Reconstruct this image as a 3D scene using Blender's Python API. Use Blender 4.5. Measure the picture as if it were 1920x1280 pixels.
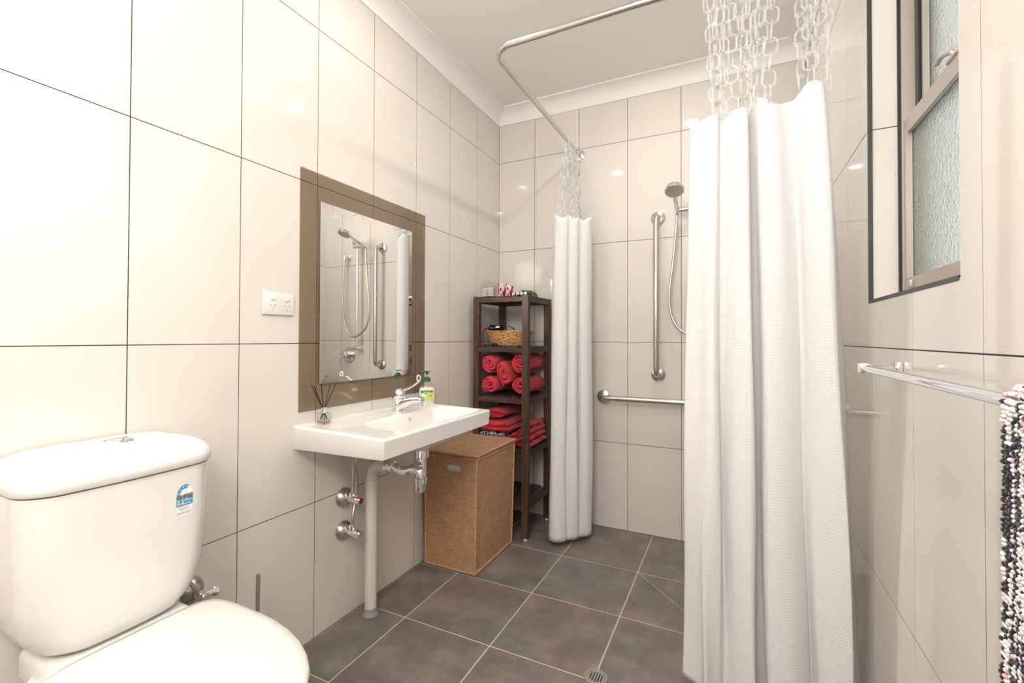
import bpy, bmesh, math, random
from mathutils import Vector, Matrix, noise
random.seed(7)
PI = math.pi
for o in list(bpy.data.objects): bpy.data.objects.remove(o)
sc = bpy.context.scene
COL = sc.collection

# ---------------------------------------------------------------- camera
D, W, YR, ZC = 2.7317, 1.7624, -0.95, 2.658          # back wall y, right wall x, rear wall y, ceiling z
f_px, yaw, pit, rol = 855.8457, .4518, .0127, .0034
fw = Vector((-math.sin(yaw)*math.cos(pit), math.cos(yaw)*math.cos(pit), math.sin(pit)))
rt = Vector((math.cos(yaw), math.sin(yaw), 0)); up = rt.cross(fw)
r2 = rt*math.cos(rol)+up*math.sin(rol); u2 = -rt*math.sin(rol)+up*math.cos(rol)
cam = bpy.data.cameras.new('camera'); cam_o = bpy.data.objects.new('camera', cam); COL.objects.link(cam_o)
cam.sensor_width = 36; cam.lens = f_px/1920*36; cam.shift_y = -17.0132/1920; cam.clip_start = .02
M3 = Matrix((r2, u2, -fw)).transposed().to_4x4(); M3.translation = Vector((1.4249, 0, 1.1349))
cam_o.matrix_world = M3
sc.camera = cam_o

# ---------------------------------------------------------------- daylight outside the window, exposure
world = bpy.data.worlds.new('world'); sc.world = world; world.use_nodes = True
bg = world.node_tree.nodes['Background']; bg.inputs[0].default_value = (.88, .92, .87, 1); bg.inputs[1].default_value = .9
vs = sc.view_settings; vs.view_transform = 'Standard'; vs.look = 'None'; vs.gamma = 1; vs.use_curve_mapping = False
vs.exposure = 0.50
LAMP_W = 4.0            # radiant watts of each ceiling downlight

# ---------------------------------------------------------------- materials
def srgb(r, g, b):
    c = [x/255 for x in (r, g, b)]
    return tuple(x/12.92 if x <= .04045 else ((x+.055)/1.055)**2.4 for x in c)+(1,)
def mat(name, col, rough=.5, metal=0, **kw):
    m = bpy.data.materials.new(name); m.use_nodes = True
    b = m.node_tree.nodes['Principled BSDF']
    b.inputs['Base Color'].default_value = col; b.inputs['Roughness'].default_value = rough; b.inputs['Metallic'].default_value = metal
    for k, v in kw.items(): b.inputs[k.replace('_', ' ')].default_value = v
    return m
def nd(m, t, **kw):
    n = m.node_tree.nodes.new(t)
    for k, v in kw.items(): setattr(n, k, v)
    return n
def lk(m, a, b): m.node_tree.links.new(a, b)
def bsdf(m): return m.node_tree.nodes['Principled BSDF']
def coords(m, kind='Object', scale=(1, 1, 1)):
    tc = nd(m, 'ShaderNodeTexCoord'); mp = nd(m, 'ShaderNodeMapping'); mp.inputs['Scale'].default_value = scale
    lk(m, tc.outputs[kind], mp.inputs['Vector']); return mp.outputs[0]
def noise_n(m, vec, scale, detail=4, rough=.5):
    n = nd(m, 'ShaderNodeTexNoise'); n.inputs['Scale'].default_value = scale; n.inputs['Detail'].default_value = detail; n.inputs['Roughness'].default_value = rough
    if vec: lk(m, vec, n.inputs['Vector'])
    return n
def ramp(m, fac, stops):
    r = nd(m, 'ShaderNodeValToRGB'); e = r.color_ramp.elements
    while len(e) < len(stops): e.new(.5)
    for x, (p, c) in zip(e, stops): x.position = p; x.color = c
    lk(m, fac, r.inputs[0]); return r.outputs[0]
def bump(m, h, strength=.3, dist=.002):
    b = nd(m, 'ShaderNodeBump'); b.inputs['Strength'].default_value = strength; b.inputs['Distance'].default_value = dist
    lk(m, h, b.inputs['Height']); lk(m, b.outputs[0], bsdf(m).inputs['Normal'])
def math_n(m, op, a, b=None):
    n = nd(m, 'ShaderNodeMath', operation=op)
    for i, v in enumerate((a, b)):
        if v is None: continue
        if isinstance(v, (int, float)): n.inputs[i].default_value = v
        else: lk(m, v, n.inputs[i])
    return n.outputs[0]
def thin_glass(name, tint, rough=0.0, white=0.0, ior=1.45):
    m = bpy.data.materials.new(name); m.use_nodes = True; nt = m.node_tree; nt.nodes.clear()
    out = nd(m, 'ShaderNodeOutputMaterial'); tr = nd(m, 'ShaderNodeBsdfTransparent'); tr.inputs[0].default_value = tint
    gl = nd(m, 'ShaderNodeBsdfGlossy'); gl.inputs['Roughness'].default_value = rough; gl.inputs[0].default_value = (1, 1, 1, 1)
    lw = nd(m, 'ShaderNodeLayerWeight'); lw.inputs[0].default_value = .5
    f0 = ((ior-1)/(ior+1))**2; fac = math_n(m, 'ADD', math_n(m, 'MULTIPLY', math_n(m, 'POWER', lw.outputs['Facing'], 5.0), 1-f0), f0)
    mx = nd(m, 'ShaderNodeMixShader'); lk(m, fac, mx.inputs[0]); lk(m, tr.outputs[0], mx.inputs[1]); lk(m, gl.outputs[0], mx.inputs[2])
    last = mx
    if white:
        df = nd(m, 'ShaderNodeBsdfDiffuse'); df.inputs[0].default_value = (.9, .9, .9, 1)
        m2 = nd(m, 'ShaderNodeMixShader'); m2.inputs[0].default_value = white
        lk(m, mx.outputs[0], m2.inputs[1]); lk(m, df.outputs[0], m2.inputs[2]); last = m2
    lk(m, last.outputs[0], out.inputs[0]); return m

MT = {}
m = MT['tile'] = mat('cream_wall_tile', srgb(223, 217, 210), .03)
v = coords(m, 'Object', (1, 1, 1)); n = noise_n(m, v, 2.2, 3)
lk(m, ramp(m, n.outputs[0], [(.3, srgb(221, 215, 208)), (.7, srgb(225, 219, 212))]), bsdf(m).inputs['Base Color'])
MT['grout_dark'] = mat('dark_grout', srgb(62, 56, 54), .8)
MT['grout_floor'] = mat('sand_grout', srgb(204, 190, 176), .85)
m = MT['floor'] = mat('slate_floor_tile', srgb(108, 99, 94), .42)
tc = nd(m, 'ShaderNodeTexCoord'); oi = nd(m, 'ShaderNodeObjectInfo'); ad = nd(m, 'ShaderNodeVectorMath', operation='ADD')
lk(m, tc.outputs['Object'], ad.inputs[0]); sv = nd(m, 'ShaderNodeVectorMath', operation='SCALE'); lk(m, oi.outputs['Location'], sv.inputs[0]); sv.inputs['Scale'].default_value = 3.7
lk(m, sv.outputs[0], ad.inputs[1])
n1 = noise_n(m, ad.outputs[0], 7, 8, .62); n2 = noise_n(m, ad.outputs[0], 3.2, 3); n3 = noise_n(m, ad.outputs[0], 60, 3)
c1 = ramp(m, n1.outputs[0], [(.30, srgb(86, 80, 77)), (.5, srgb(120, 112, 106)), (.70, srgb(160, 148, 138))])
c2 = ramp(m, n2.outputs[0], [(.3, srgb(112, 117, 113)), (.5, srgb(126, 117, 111)), (.7, srgb(137, 113, 109))])
mx = nd(m, 'ShaderNodeMixRGB'); mx.inputs[0].default_value = .45; lk(m, c1, mx.inputs[1]); lk(m, c2, mx.inputs[2])
lk(m, mx.outputs[0], bsdf(m).inputs['Base Color']); bump(m, n3.outputs[0], .12, .001)
MT['paint'] = mat('white_ceiling_paint', srgb(247, 245, 243), .75)
MT['ceramic'] = mat('white_ceramic', srgb(236, 234, 230), .06)
MT['plastic'] = mat('white_plastic', srgb(229, 227, 222), .16)
MT['pvc'] = mat('white_pvc_pipe', srgb(224, 217, 209), .35)
MT['chrome'] = mat('chrome', (.86, .86, .87, 1), .06, 1)
m = MT['steel'] = mat('brushed_steel', (.62, .59, .56, 1), .26, 1)
n = noise_n(m, coords(m, 'Object', (600, 600, 30)), 1, 2); bump(m, n.outputs[0], .05, .0004)
MT['mirror'] = mat('mirror_silver', (.93, .93, .92, 1), 0.0, 1)
MT['brown_glass'] = thin_glass('bronze_tinted_glass', (.755, .715, .662, 1), 0.0)
MT['clear'] = thin_glass('clear_glass', (.94, .95, .945, 1), 0.0)
MT['clear_edge'] = thin_glass('clear_plastic', (.985, .985, .985, 1), .05, .20, 1.55)
MT['liquid_amber'] = thin_glass('amber_oil', (.97, .80, .66, 1), 0)
m = MT['obscure'] = mat('obscure_window_glass', (.86, .90, .89, 1), .32, 0, Transmission_Weight=1.0, IOR=1.2)
n = noise_n(m, coords(m, 'Object', (1, 1.0, 1.6)), 95, 2, .5); bump(m, n.outputs[0], .9, .004)
MT['alu'] = mat('sand_aluminium', srgb(186, 177, 168), .38, .35)
MT['black'] = mat('black_rubber', srgb(34, 33, 36), .45)
MT['trim'] = mat('charcoal_edge_trim', srgb(68, 66, 68), .4, .3)
MT['black_gloss'] = mat('black_plastic', srgb(22, 22, 26), .2)
MT['reed'] = mat('charcoal_reed', srgb(40, 37, 38), .8)
MT['white_liner'] = mat('white_cotton', srgb(235, 230, 224), .9)
MT['green'] = mat('green_plastic', srgb(22, 104, 78), .25)
MT['green_foil'] = mat('olive_foil', srgb(96, 108, 28), .25)
MT['red_dot'] = mat('red_mark', srgb(150, 40, 52), .3)
MT['label_green'] = mat('label_green', srgb(10, 105, 62), .4)
MT['label_lime'] = mat('label_lime', srgb(196, 214, 120), .4)
MT['label_white'] = mat('label_white', srgb(250, 250, 250), .4)
MT['label_black'] = mat('label_black', srgb(30, 28, 30), .4)
MT['label_grey'] = mat('label_grey', srgb(150, 150, 148), .5)
MT['sticker_blue'] = mat('sticker_blue', srgb(72, 160, 200), .4)
MT['soap_liquid'] = mat('milky_soap', srgb(236, 230, 214), .2)
MT['lens'] = mat('lamp_lens', (1, 1, 1, 1), .4)
bsdf(MT['lens']).inputs['Emission Color'].default_value = (1, .95, .88, 1); bsdf(MT['lens']).inputs['Emission Strength'].default_value = 12
MT['opal'] = mat('fill_globe_glow', (1, 1, 1, 1), .4)  # glowing skin of the added fill globe
bsdf(MT['opal']).inputs['Emission Color'].default_value = (1, .98, .95, 1); bsdf(MT['opal']).inputs['Emission Strength'].default_value = 29
m = MT['wood'] = mat('dark_stained_wood', srgb(58, 40, 33), .33)
v = coords(m, 'Object', (30, 30, 2.2)); n = noise_n(m, v, 2, 6, .6)
lk(m, ramp(m, n.outputs[0], [(.3, srgb(50, 39, 34)), (.52, srgb(78, 59, 50)), (.72, srgb(120, 80, 62))]), bsdf(m).inputs['Base Color'])
bump(m, n.outputs[0], .15, .0008)
m = MT['wood_x'] = mat('dark_stained_wood_rail', srgb(58, 40, 33), .33)
v = coords(m, 'Object', (3, 30, 30)); n = noise_n(m, v, 2, 6, .6)
lk(m, ramp(m, n.outputs[0], [(.3, srgb(50, 39, 34)), (.52, srgb(78, 59, 50)), (.72, srgb(120, 80, 62))]), bsdf(m).inputs['Base Color'])
m = MT['wood_y'] = mat('dark_stained_wood_slat', srgb(58, 40, 33), .33)
v = coords(m, 'Object', (30, 3, 30)); n = noise_n(m, v, 2, 6, .6)
lk(m, ramp(m, n.outputs[0], [(.3, srgb(52, 42, 38)), (.55, srgb(76, 60, 52)), (.75, srgb(106, 78, 64))]), bsdf(m).inputs['Base Color'])
def terry(name, c0, c1):
    m = mat(name, c1, .95, Sheen_Weight=.15)
    v = coords(m, 'Object'); n = noise_n(m, v, 260, 2); n2 = noise_n(m, v, 22, 4)
    lk(m, ramp(m, n2.outputs[0], [(.3, c0), (.7, c1)]), bsdf(m).inputs['Base Color'])
    a = math_n(m, 'MULTIPLY', n2.outputs[0], .8); bump(m, math_n(m, 'ADD', n.outputs[0], a), .8, .004); return m
MT['terry'] = terry('red_terry', srgb(196, 40, 58), srgb(226, 66, 84))
MT['terry2'] = terry('deep_red_terry', srgb(182, 30, 48), srgb(212, 50, 68))
MT['satin'] = mat('red_satin', srgb(206, 26, 44), .32, Sheen_Weight=.2)
MT['orange_cloth'] = mat('orange_cloth', srgb(236, 120, 40), .8)
m = MT['pattern_cloth'] = mat('patterned_towel', (0, 0, 0, 1), .9)
n = noise_n(m, coords(m, 'Object', (1, .35, 1.6)), 22, 1)
r = ramp(m, n.outputs[0], [(.0, srgb(24, 22, 26)), (.42, srgb(150, 200, 214)), (.48, srgb(28, 26, 30)), (.55, srgb(222, 200, 120)), (.60, srgb(150, 70, 170)), (.66, srgb(214, 60, 80))])
r.node.color_ramp.interpolation = 'CONSTANT'; lk(m, r, bsdf(m).inputs['Base Color'])
m = MT['tumbler'] = mat('red_flecked_glass', srgb(240, 236, 232), .08, Transmission_Weight=.35)
n = noise_n(m, coords(m, 'Object', (1, 1, .45)), 75, 1)
lk(m, ramp(m, n.outputs[0], [(.52, srgb(244, 238, 234)), (.57, srgb(206, 66, 70)), (.66, srgb(150, 40, 46))]), bsdf(m).inputs['Base Color'])
# woven seagrass: short horizontal strands over upright cords, from real-size UVs (metres)
def weave(name, ca, cb, cc, su, sv):
    m = mat(name, cb, .75)
    tc = nd(m, 'ShaderNodeTexCoord'); mp = nd(m, 'ShaderNodeMapping'); mp.inputs['Scale'].default_value = (su, sv, 1); lk(m, tc.outputs['UV'], mp.inputs['Vector'])
    br = nd(m, 'ShaderNodeTexBrick'); br.offset = .5; br.inputs['Scale'].default_value = 1; br.inputs['Mortar Size'].default_value = .11; br.inputs['Mortar Smooth'].default_value = 1
    br.inputs['Brick Width'].default_value = 1; br.inputs['Row Height'].default_value = .5; br.inputs['Color1'].default_value = ca; br.inputs['Color2'].default_value = cb; br.inputs['Mortar'].default_value = cc
    br.inputs['Bias'].default_value = 0; dn_ = noise_n(m, tc.outputs['UV'], 160, 2); vm = nd(m, 'ShaderNodeVectorMath', operation='MULTIPLY_ADD'); vm.inputs[1].default_value = (.55, .35, 0)
    lk(m, dn_.outputs['Color'], vm.inputs[0]); lk(m, mp.outputs[0], vm.inputs[2]); lk(m, vm.outputs[0], br.inputs['Vector'])
    n = noise_n(m, tc.outputs['UV'], 18, 4); mx = nd(m, 'ShaderNodeMixRGB', blend_type='MULTIPLY'); mx.inputs[0].default_value = .7
    lk(m, br.outputs['Color'], mx.inputs[1]); lk(m, ramp(m, n.outputs[0], [(.3, (.8, .74, .7, 1)), (.65, (1, 1, 1, 1))]), mx.inputs[2]); lk(m, mx.outputs[0], bsdf(m).inputs['Base Color'])
    inv = math_n(m, 'SUBTRACT', 1.0, br.outputs['Fac']); bump(m, inv, 1.0, .004); return m
MT['seagrass'] = weave('woven_seagrass', srgb(246, 202, 162), srgb(226, 178, 138), srgb(140, 90, 60), 66, 140)
m = MT['seagrass_cord'] = mat('seagrass_cord', srgb(202, 152, 112), .75)
n = noise_n(m, coords(m, 'Object'), 220, 3)
lk(m, ramp(m, n.outputs[0], [(.3, srgb(164, 114, 78)), (.65, srgb(222, 174, 134))]), bsdf(m).inputs['Base Color']); bump(m, n.outputs[0], .6, .002)
m = MT['wicker'] = mat('straw_wicker', srgb(196, 150, 98), .7)
n = noise_n(m, coords(m, 'Object', (1, 1, 3)), 60, 3)
lk(m, ramp(m, n.outputs[0], [(.3, srgb(150, 102, 60)), (.6, srgb(206, 160, 108)), (.8, srgb(226, 190, 140))]), bsdf(m).inputs['Base Color'])
# waffle cloth
m = MT['waffle'] = bpy.data.materials.new('white_waffle_cloth'); m.use_nodes = True
b = bsdf(m); b.inputs['Base Color'].default_value = srgb(250, 250, 250); b.inputs['Roughness'].default_value = .85
tc = nd(m, 'ShaderNodeTexCoord'); sx = nd(m, 'ShaderNodeSeparateXYZ'); lk(m, tc.outputs['UV'], sx.inputs[0])
wu = math_n(m, 'SINE', math_n(m, 'MULTIPLY', sx.outputs[0], 2*PI/.0085)); wv = math_n(m, 'SINE', math_n(m, 'MULTIPLY', sx.outputs[1], 2*PI/.0085))
bump(m, math_n(m, 'MAXIMUM', wu, wv), .30, .0014)
tl = nd(m, 'ShaderNodeBsdfTranslucent'); tl.inputs[0].default_value = (.95, .95, .95, 1); mx = nd(m, 'ShaderNodeMixShader'); mx.inputs[0].default_value = .3
out = m.node_tree.nodes['Material Output']; lk(m, b.outputs[0], mx.inputs[1]); lk(m, tl.outputs[0], mx.inputs[2]); lk(m, mx.outputs[0], out.inputs[0])
m = MT['chenille'] = mat('chenille_pile', (1, 1, 1, 1), .9, Sheen_Weight=.3)
at = nd(m, 'ShaderNodeAttribute'); at.attribute_name = 'pile'; lk(m, at.outputs['Color'], bsdf(m).inputs['Base Color'])

# ---------------------------------------------------------------- geometry helpers
ORG = {}
class G:
    def __init__(s): s.v = []; s.f = []; s.uv = {}
    def add(s, vs_, fs, uv=None):
        o = len(s.v); s.v += [Vector(p) for p in vs_]
        for i, q in enumerate(fs):
            s.f.append([o+k for k in q])
            if uv: s.uv[len(s.f)-1] = [uv[k] for k in q]
        return s
    def box(s, x0, x1, y0, y1, z0, z1):
        return s.add([(x, y, z) for x in (x0, x1) for y in (y0, y1) for z in (z0, z1)],
                     [(0, 1, 3, 2), (4, 6, 7, 5), (0, 4, 5, 1), (2, 3, 7, 6), (0, 2, 6, 4), (1, 5, 7, 3)])
    def rbox(s, x0, x1, y0, y1, z0, z1, r, seg=2, fn=None):
        bm = bmesh.new(); bmesh.ops.create_cube(bm, size=1)
        for v in bm.verts: v.co = Vector((x0 if v.co.x < 0 else x1, y0 if v.co.y < 0 else y1, z0 if v.co.z < 0 else z1))
        bmesh.ops.bevel(bm, geom=bm.edges[:], offset=r, segments=seg, profile=.5, affect='EDGES')
        bm.verts.index_update(); s.add([fn(v.co) if fn else v.co.copy() for v in bm.verts], [[v.index for v in f.verts] for f in bm.faces]); bm.free(); return s
    def loft(s, rings, cap0=True, cap1=True, closed=True):
        n = len(rings[0]); vs_ = [p for r in rings for p in r]; fs = []
        for i in range(len(rings)-1):
            for j in range(n if closed else n-1):
                k = (j+1) % n; fs.append((i*n+j, i*n+k, (i+1)*n+k, (i+1)*n+j))
        if cap0: fs.append(tuple(range(n-1, -1, -1)))
        if cap1: fs.append(tuple((len(rings)-1)*n+j for j in range(n)))
        return s.add(vs_, fs)
    def tube(s, path, r, seg=10, closed=False):
        P = [Vector(p) for p in path]; n = len(P); rr = r if isinstance(r, (list, tuple)) else [r]*n
        T = []
        for i in range(n):
            a = P[(i-1) % n] if closed or i else P[0]; b = P[(i+1) % n] if closed or i < n-1 else P[-1]
            T.append((b-a).normalized())
        u = T[0].orthogonal().normalized(); rings = []
        for i in range(n):
            if i: u = (u-T[i]*u.dot(T[i])); u = u.normalized() if u.length > 1e-6 else T[i].orthogonal().normalized()
            w = T[i].cross(u); rings.append([P[i]+(u*math.cos(2*PI*k/seg)+w*math.sin(2*PI*k/seg))*rr[i] for k in range(seg)])
        if closed:
            # match the seam by nearest rotation
            o = min(range(seg), key=lambda q: (rings[0][q]-rings[-1][0]).length)
            rings.append([rings[0][(k+o) % seg] for k in range(seg)]); return s.loft(rings, False, False)
        return s.loft(rings)
    def lathe(s, prof, c=(0, 0, 0), axis=(0, 0, 1), seg=24, sc2=(1, 1)):
        a = Vector(axis).normalized(); u = Vector((0, 0, 1)).cross(a)
        u = u.normalized() if u.length > 1e-5 else Vector((1, 0, 0)); w = a.cross(u); c = Vector(c)
        return s.loft([[c+a*h+(u*math.cos(2*PI*k/seg)*sc2[0]+w*math.sin(2*PI*k/seg)*sc2[1])*max(r, 1e-5) for k in range(seg)] for r, h in prof])
    def cyl(s, p0, p1, r, seg=16):
        p0 = Vector(p0); p1 = Vector(p1); L = (p1-p0).length; e = min(r*.12, L*.1)
        return s.lathe([(r-e, 0), (r, e), (r, L-e), (r-e, L)], p0, p1-p0, seg)
    def ball(s, c, rx, ry, rz, nu=12, nv=8):
        c = Vector(c); return s.loft([[c+Vector((rx*math.sin(PI*max(.02, min(.98, i/nv)))*math.cos(2*PI*k/nu), ry*math.sin(PI*max(.02, min(.98, i/nv)))*math.sin(2*PI*k/nu), -rz*math.cos(PI*i/nv))) for k in range(nu)] for i in range(nv+1)])
    def poly(s, pts): return s.add(pts, [tuple(range(len(pts)))])
    def xf(s, M):
        s.v = [M @ p for p in s.v]; return s
def smooth_path(pts, n=8, closed=False):
    P = [Vector(p) for p in pts]; N = len(P); out = []
    for i in range(N if closed else N-1):
        p0 = P[(i-1) % N] if closed or i else P[0]*2-P[1]; p1 = P[i]; p2 = P[(i+1) % N]; p3 = P[(i+2) % N] if closed or i+2 < N else P[-1]*2-P[-2]
        for k in range(n):
            t = k/n; out.append(.5*((2*p1)+(p2-p0)*t+(2*p0-5*p1+4*p2-p3)*t*t+(3*p1-p0-3*p2+p3)*t**3))
    if not closed: out.append(P[-1])
    return out
def to_mesh(name, g, m, org, smooth=35):
    me = bpy.data.meshes.new(name); me.from_pydata([p-org for p in g.v], [], g.f); me.materials.append(MT[m] if isinstance(m, str) else m)
    if g.uv:
        l = me.uv_layers.new(name='UVMap')
        for i, p in enumerate(me.polygons):
            if i in g.uv:
                for k, li in enumerate(p.loop_indices): l.data[li].uv = g.uv[i][k]
    bm = bmesh.new(); bm.from_mesh(me)
    if not g.uv: bmesh.ops.recalc_face_normals(bm, faces=bm.faces)
    bm.to_mesh(me); bm.free()
    if smooth:
        me.polygons.foreach_set('use_smooth', [True]*len(me.polygons)); me.set_sharp_from_angle(angle=math.radians(smooth))
    return me
def thing(name, loc, label, cat, group=None):
    o = bpy.data.objects.new(name, None); o.empty_display_size = .05; COL.objects.link(o); o.location = loc; ORG[o.name] = Vector(loc)
    o['label'] = label; o['category'] = cat
    if group: o['group'] = group
    return o
def part(name, g, m, parent, smooth=35, label=None):
    org = ORG[parent.name]; o = bpy.data.objects.new(name, to_mesh(name, g, m, org, smooth)); COL.objects.link(o)
    o.parent = parent; ORG[o.name] = org
    if label: o['label'] = label
    return o
def single(name, g, m, loc, label, cat, group=None, smooth=35):
    o = bpy.data.objects.new(name, to_mesh(name, g, m, Vector(loc), smooth)); COL.objects.link(o); o.location = loc; ORG[o.name] = Vector(loc)
    o['label'] = label; o['category'] = cat
    if group: o['group'] = group
    return o
def struct(name, g, m, label=None, smooth=None):
    o = bpy.data.objects.new(name, to_mesh(name, g, m, Vector((0, 0, 0)), smooth)); COL.objects.link(o); ORG[o.name] = Vector((0, 0, 0)); o['kind'] = 'structure'
    if label: o['label'] = label
    return o
def text_pts(txt, size):
    cu = bpy.data.curves.new('t', 'FONT'); cu.body = txt; cu.size = size; cu.align_x = 'CENTER'; cu.align_y = 'CENTER'; cu.resolution_u = 2
    o = bpy.data.objects.new('t', cu); COL.objects.link(o); dg = bpy.context.evaluated_depsgraph_get(); me = bpy.data.meshes.new_from_object(o.evaluated_get(dg))
    vs_ = [v.co.copy() for v in me.vertices]; fs = [list(p.vertices) for p in me.polygons]
    bpy.data.objects.remove(o); bpy.data.curves.remove(cu); bpy.data.meshes.remove(me); return vs_, fs

# ================================================================ THE ROOM
ROWS = [0.0, .5135, 1.1135, 1.7135, 2.3135, 2.60]
TG = .0014                                            # half of a wall joint
def tile_obj(name, g, parent, m='tile', org=(0, 0, 0)):
    o = bpy.data.objects.new(name, to_mesh(name, g, m, Vector(org), None)); COL.objects.link(o); o.parent = parent; o.location = org; ORG[o.name] = Vector(org); return o
TT = .008                                             # tile thickness
# left wall: face at x = 0
wl = struct('wall_left', G().box(-.12, -.0008, YR-.12, D+.12, 0, ZC), 'grout_dark', 'left wall of large cream gloss tiles')
ys = [D-.2973-.3*k for k in range(13)]; ys = [D]+[y for y in ys if y > YR]+[YR]
for a, b in zip(ys[1:], ys[:-1]):
    for z0, z1 in zip(ROWS[:-1], ROWS[1:]):
        tile_obj('tile', G().box(-TT, 0, a+TG, b-TG, max(z0+TG, .004), z1-TG), wl)
wb = struct('wall_back', G().box(0, W, D+.0008, D+.12, 0, ZC), 'grout_dark', 'back wall of large cream gloss tiles')
xs = [0]+[.2605+.3*k for k in range(6) if .2605+.3*k < W]+[W]
for a, b in zip(xs[:-1], xs[1:]):
    for z0, z1 in zip(ROWS[:-1], ROWS[1:]):
        tile_obj('tile', G().box(a+TG, b-TG, D, D+TT, max(z0+TG, .004), z1-TG), wb)
wr = struct('wall_rear', G().box(0, W, YR-.12, YR-.0008, 0, ZC), 'grout_dark', 'rear wall of cream gloss tiles behind the viewpoint')
for a, b in zip(xs[:-1], xs[1:]):
    for z0, z1 in zip(ROWS[:-1], ROWS[1:]):
        tile_obj('tile', G().box(a+TG, b-TG, YR-TT, YR, max(z0+TG, .004), z1-TG), wr)
# right wall with the window opening
OY0, OY1, OZ0, OZ1 = 1.000, 1.563, 1.238, 2.42
XG = 1.832                                            # window plane
g = G()
for a in ((YR-.12, OY0-.006, 0, ZC), (OY1+.006, D+.12, 0, ZC), (OY0-.006, OY1+.006, 0, OZ0-.006), (OY0-.006, OY1+.006, OZ1+.006, ZC)):
    g.box(W+.0008, W+.16, *a)
wR = struct('wall_right', g, 'grout_dark', 'right wall of large cream gloss tiles with a window opening')
ys = sorted([.926+.3*k for k in range(-6, 7) if YR < .926+.3*k < D]+[YR, D])
TGR = .0016
for a, b in zip(ys[:-1], ys[1:]):
    for z0, z1 in zip(ROWS[:-1], ROWS[1:]):
        y0, y1, c0, c1 = a+TGR, b-TGR, max(z0+TG, .004), z1-TG; g = G()
        cy = sorted({y0, y1, *[q for q in (OY0, OY1) if y0 < q < y1]}); cz = sorted({c0, c1, *[q for q in (OZ0, OZ1) if c0 < q < c1]})
        for p, q in zip(cy[:-1], cy[1:]):
            for s_, t in zip(cz[:-1], cz[1:]):
                if OY0 <= (p+q)/2 <= OY1 and OZ0 <= (s_+t)/2 <= OZ1: continue
                g.box(W, W+TT, p, q, s_, t)
        if g.v: tile_obj('tile', g, wR)
# tiled reveal and its charcoal edge trims
for z0, z1 in ((OZ0, 1.7135), (1.7135, 2.3135), (2.3135, OZ1)):
    for y0, y1 in ((OY1, OY1+.006), (OY0-.006, OY0)):
        tile_obj('reveal_tile', G().box(W+.009, XG-.004, y0, y1, z0+TG, z1-TG), wR)
tile_obj('reveal_tile', G().box(W+.009, XG-.004, OY0, OY1, OZ0-.006, OZ0), wR)
tile_obj('reveal_tile', G().box(W+.009, XG-.004, OY0, OY1, OZ1, OZ1+.006), wR)
t = .0045
tile_obj('edge_trim', G().box(W-.001, W+.0085, OY1-t, OY1+t, OZ0-t, OZ1+t), wR, 'trim')
tile_obj('edge_trim', G().box(W+.001, W+.0085, OY0-.006, OY0, OZ0-t, OZ1+t), wR, 'tile')
tile_obj('edge_trim', G().box(W-.001, W+.0085, OY0+t, OY1-t, OZ0-t, OZ0+t), wR, 'trim')
tile_obj('edge_trim', G().box(W-.001, W+.0085, OY0+t, OY1-t, OZ1-t, OZ1+t), wR, 'trim')
# floor
fl = struct('floor', G().box(-.12, W+.16, YR-.12, D+.12, -.12, -.0006), 'grout_floor', 'floor of square dark slate tiles with pale joints')
T = .3911; FG = .0026
fx = [0]+[.2215+T*k for k in range(5) if .2215+T*k < W]+[W]
fy = sorted([D-.4553-T*k for k in range(9) if D-.4553-T*k > YR]+[YR, D])
DR = (1.0080, 1.5130)
for a, b in zip(fx[:-1], fx[1:]):
    for c, d in zip(fy[:-1], fy[1:]):
        x0, x1, y0, y1 = a+(FG if a else .003), b-FG, c+FG, d-(FG if d < D-.01 else .003); o = ((x0+x1)/2, (y0+y1)/2, 0)
        if abs(a-1.0037) < .01 and abs(d-2.2764) < .01:                       # cut corner to corner for the shower fall
            e = .0012
            for tri in (((x0, y0), (x1-e*2, y0), (x0, y1-e*2)), ((x1, y1), (x0+e*2, y1), (x1, y0+e*2))):
                n3 = len(tri); vv = [(x, y, z) for z in (-.008, 0) for x, y in tri]
                tile_obj('tile', G().add(vv, [(0, 1, 2), (3, 4, 5), (0, 1, 4, 3), (1, 2, 5, 4), (2, 0, 3, 5)]), fl, 'floor', o)
            continue
        if math.hypot(x0-DR[0], y0-DR[1]) < .4 or math.hypot(x1-DR[0], y1-DR[1]) < .4: pass
        tile_obj('tile', G().box(x0, x1, y0, y1, -.008, 0), fl, 'floor', o)
struct('ceiling', G().box(-.12, W+.16, YR-.12, D+.12, ZC, ZC+.1), 'paint', 'flat white painted ceiling')
# cornice: concave cove, mitred at the corners
prof = [(0, 2.566), (.006, 2.566), (.008, 2.572)]+[(.072-.064*math.cos(q*PI/2/8), 2.574+.074*math.sin(q*PI/2/8)) for q in range(9)]+[(.078, 2.650), (.078, ZC), (0, ZC)]
def cove(name, P0, P1, inward):
    d = (Vector(P1)-Vector(P0)).normalized(); i = Vector(inward)
    r0 = [Vector(P0)+i*o+d*o+Vector((0, 0, z)) for o, z in prof]; r1 = [Vector(P1)+i*o-d*o+Vector((0, 0, z)) for o, z in prof]
    struct(name, G().loft([r0, r1]), 'paint', smooth=40)
cove('trim_1', (0, YR, 0), (0, D, 0), (1, 0, 0)); cove('trim_2', (0, D, 0), (W, D, 0), (0, -1, 0))
cove('trim_3', (W, D, 0), (W, YR, 0), (-1, 0, 0)); cove('trim_4', (W, YR, 0), (0, YR, 0), (0, 1, 0))

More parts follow.
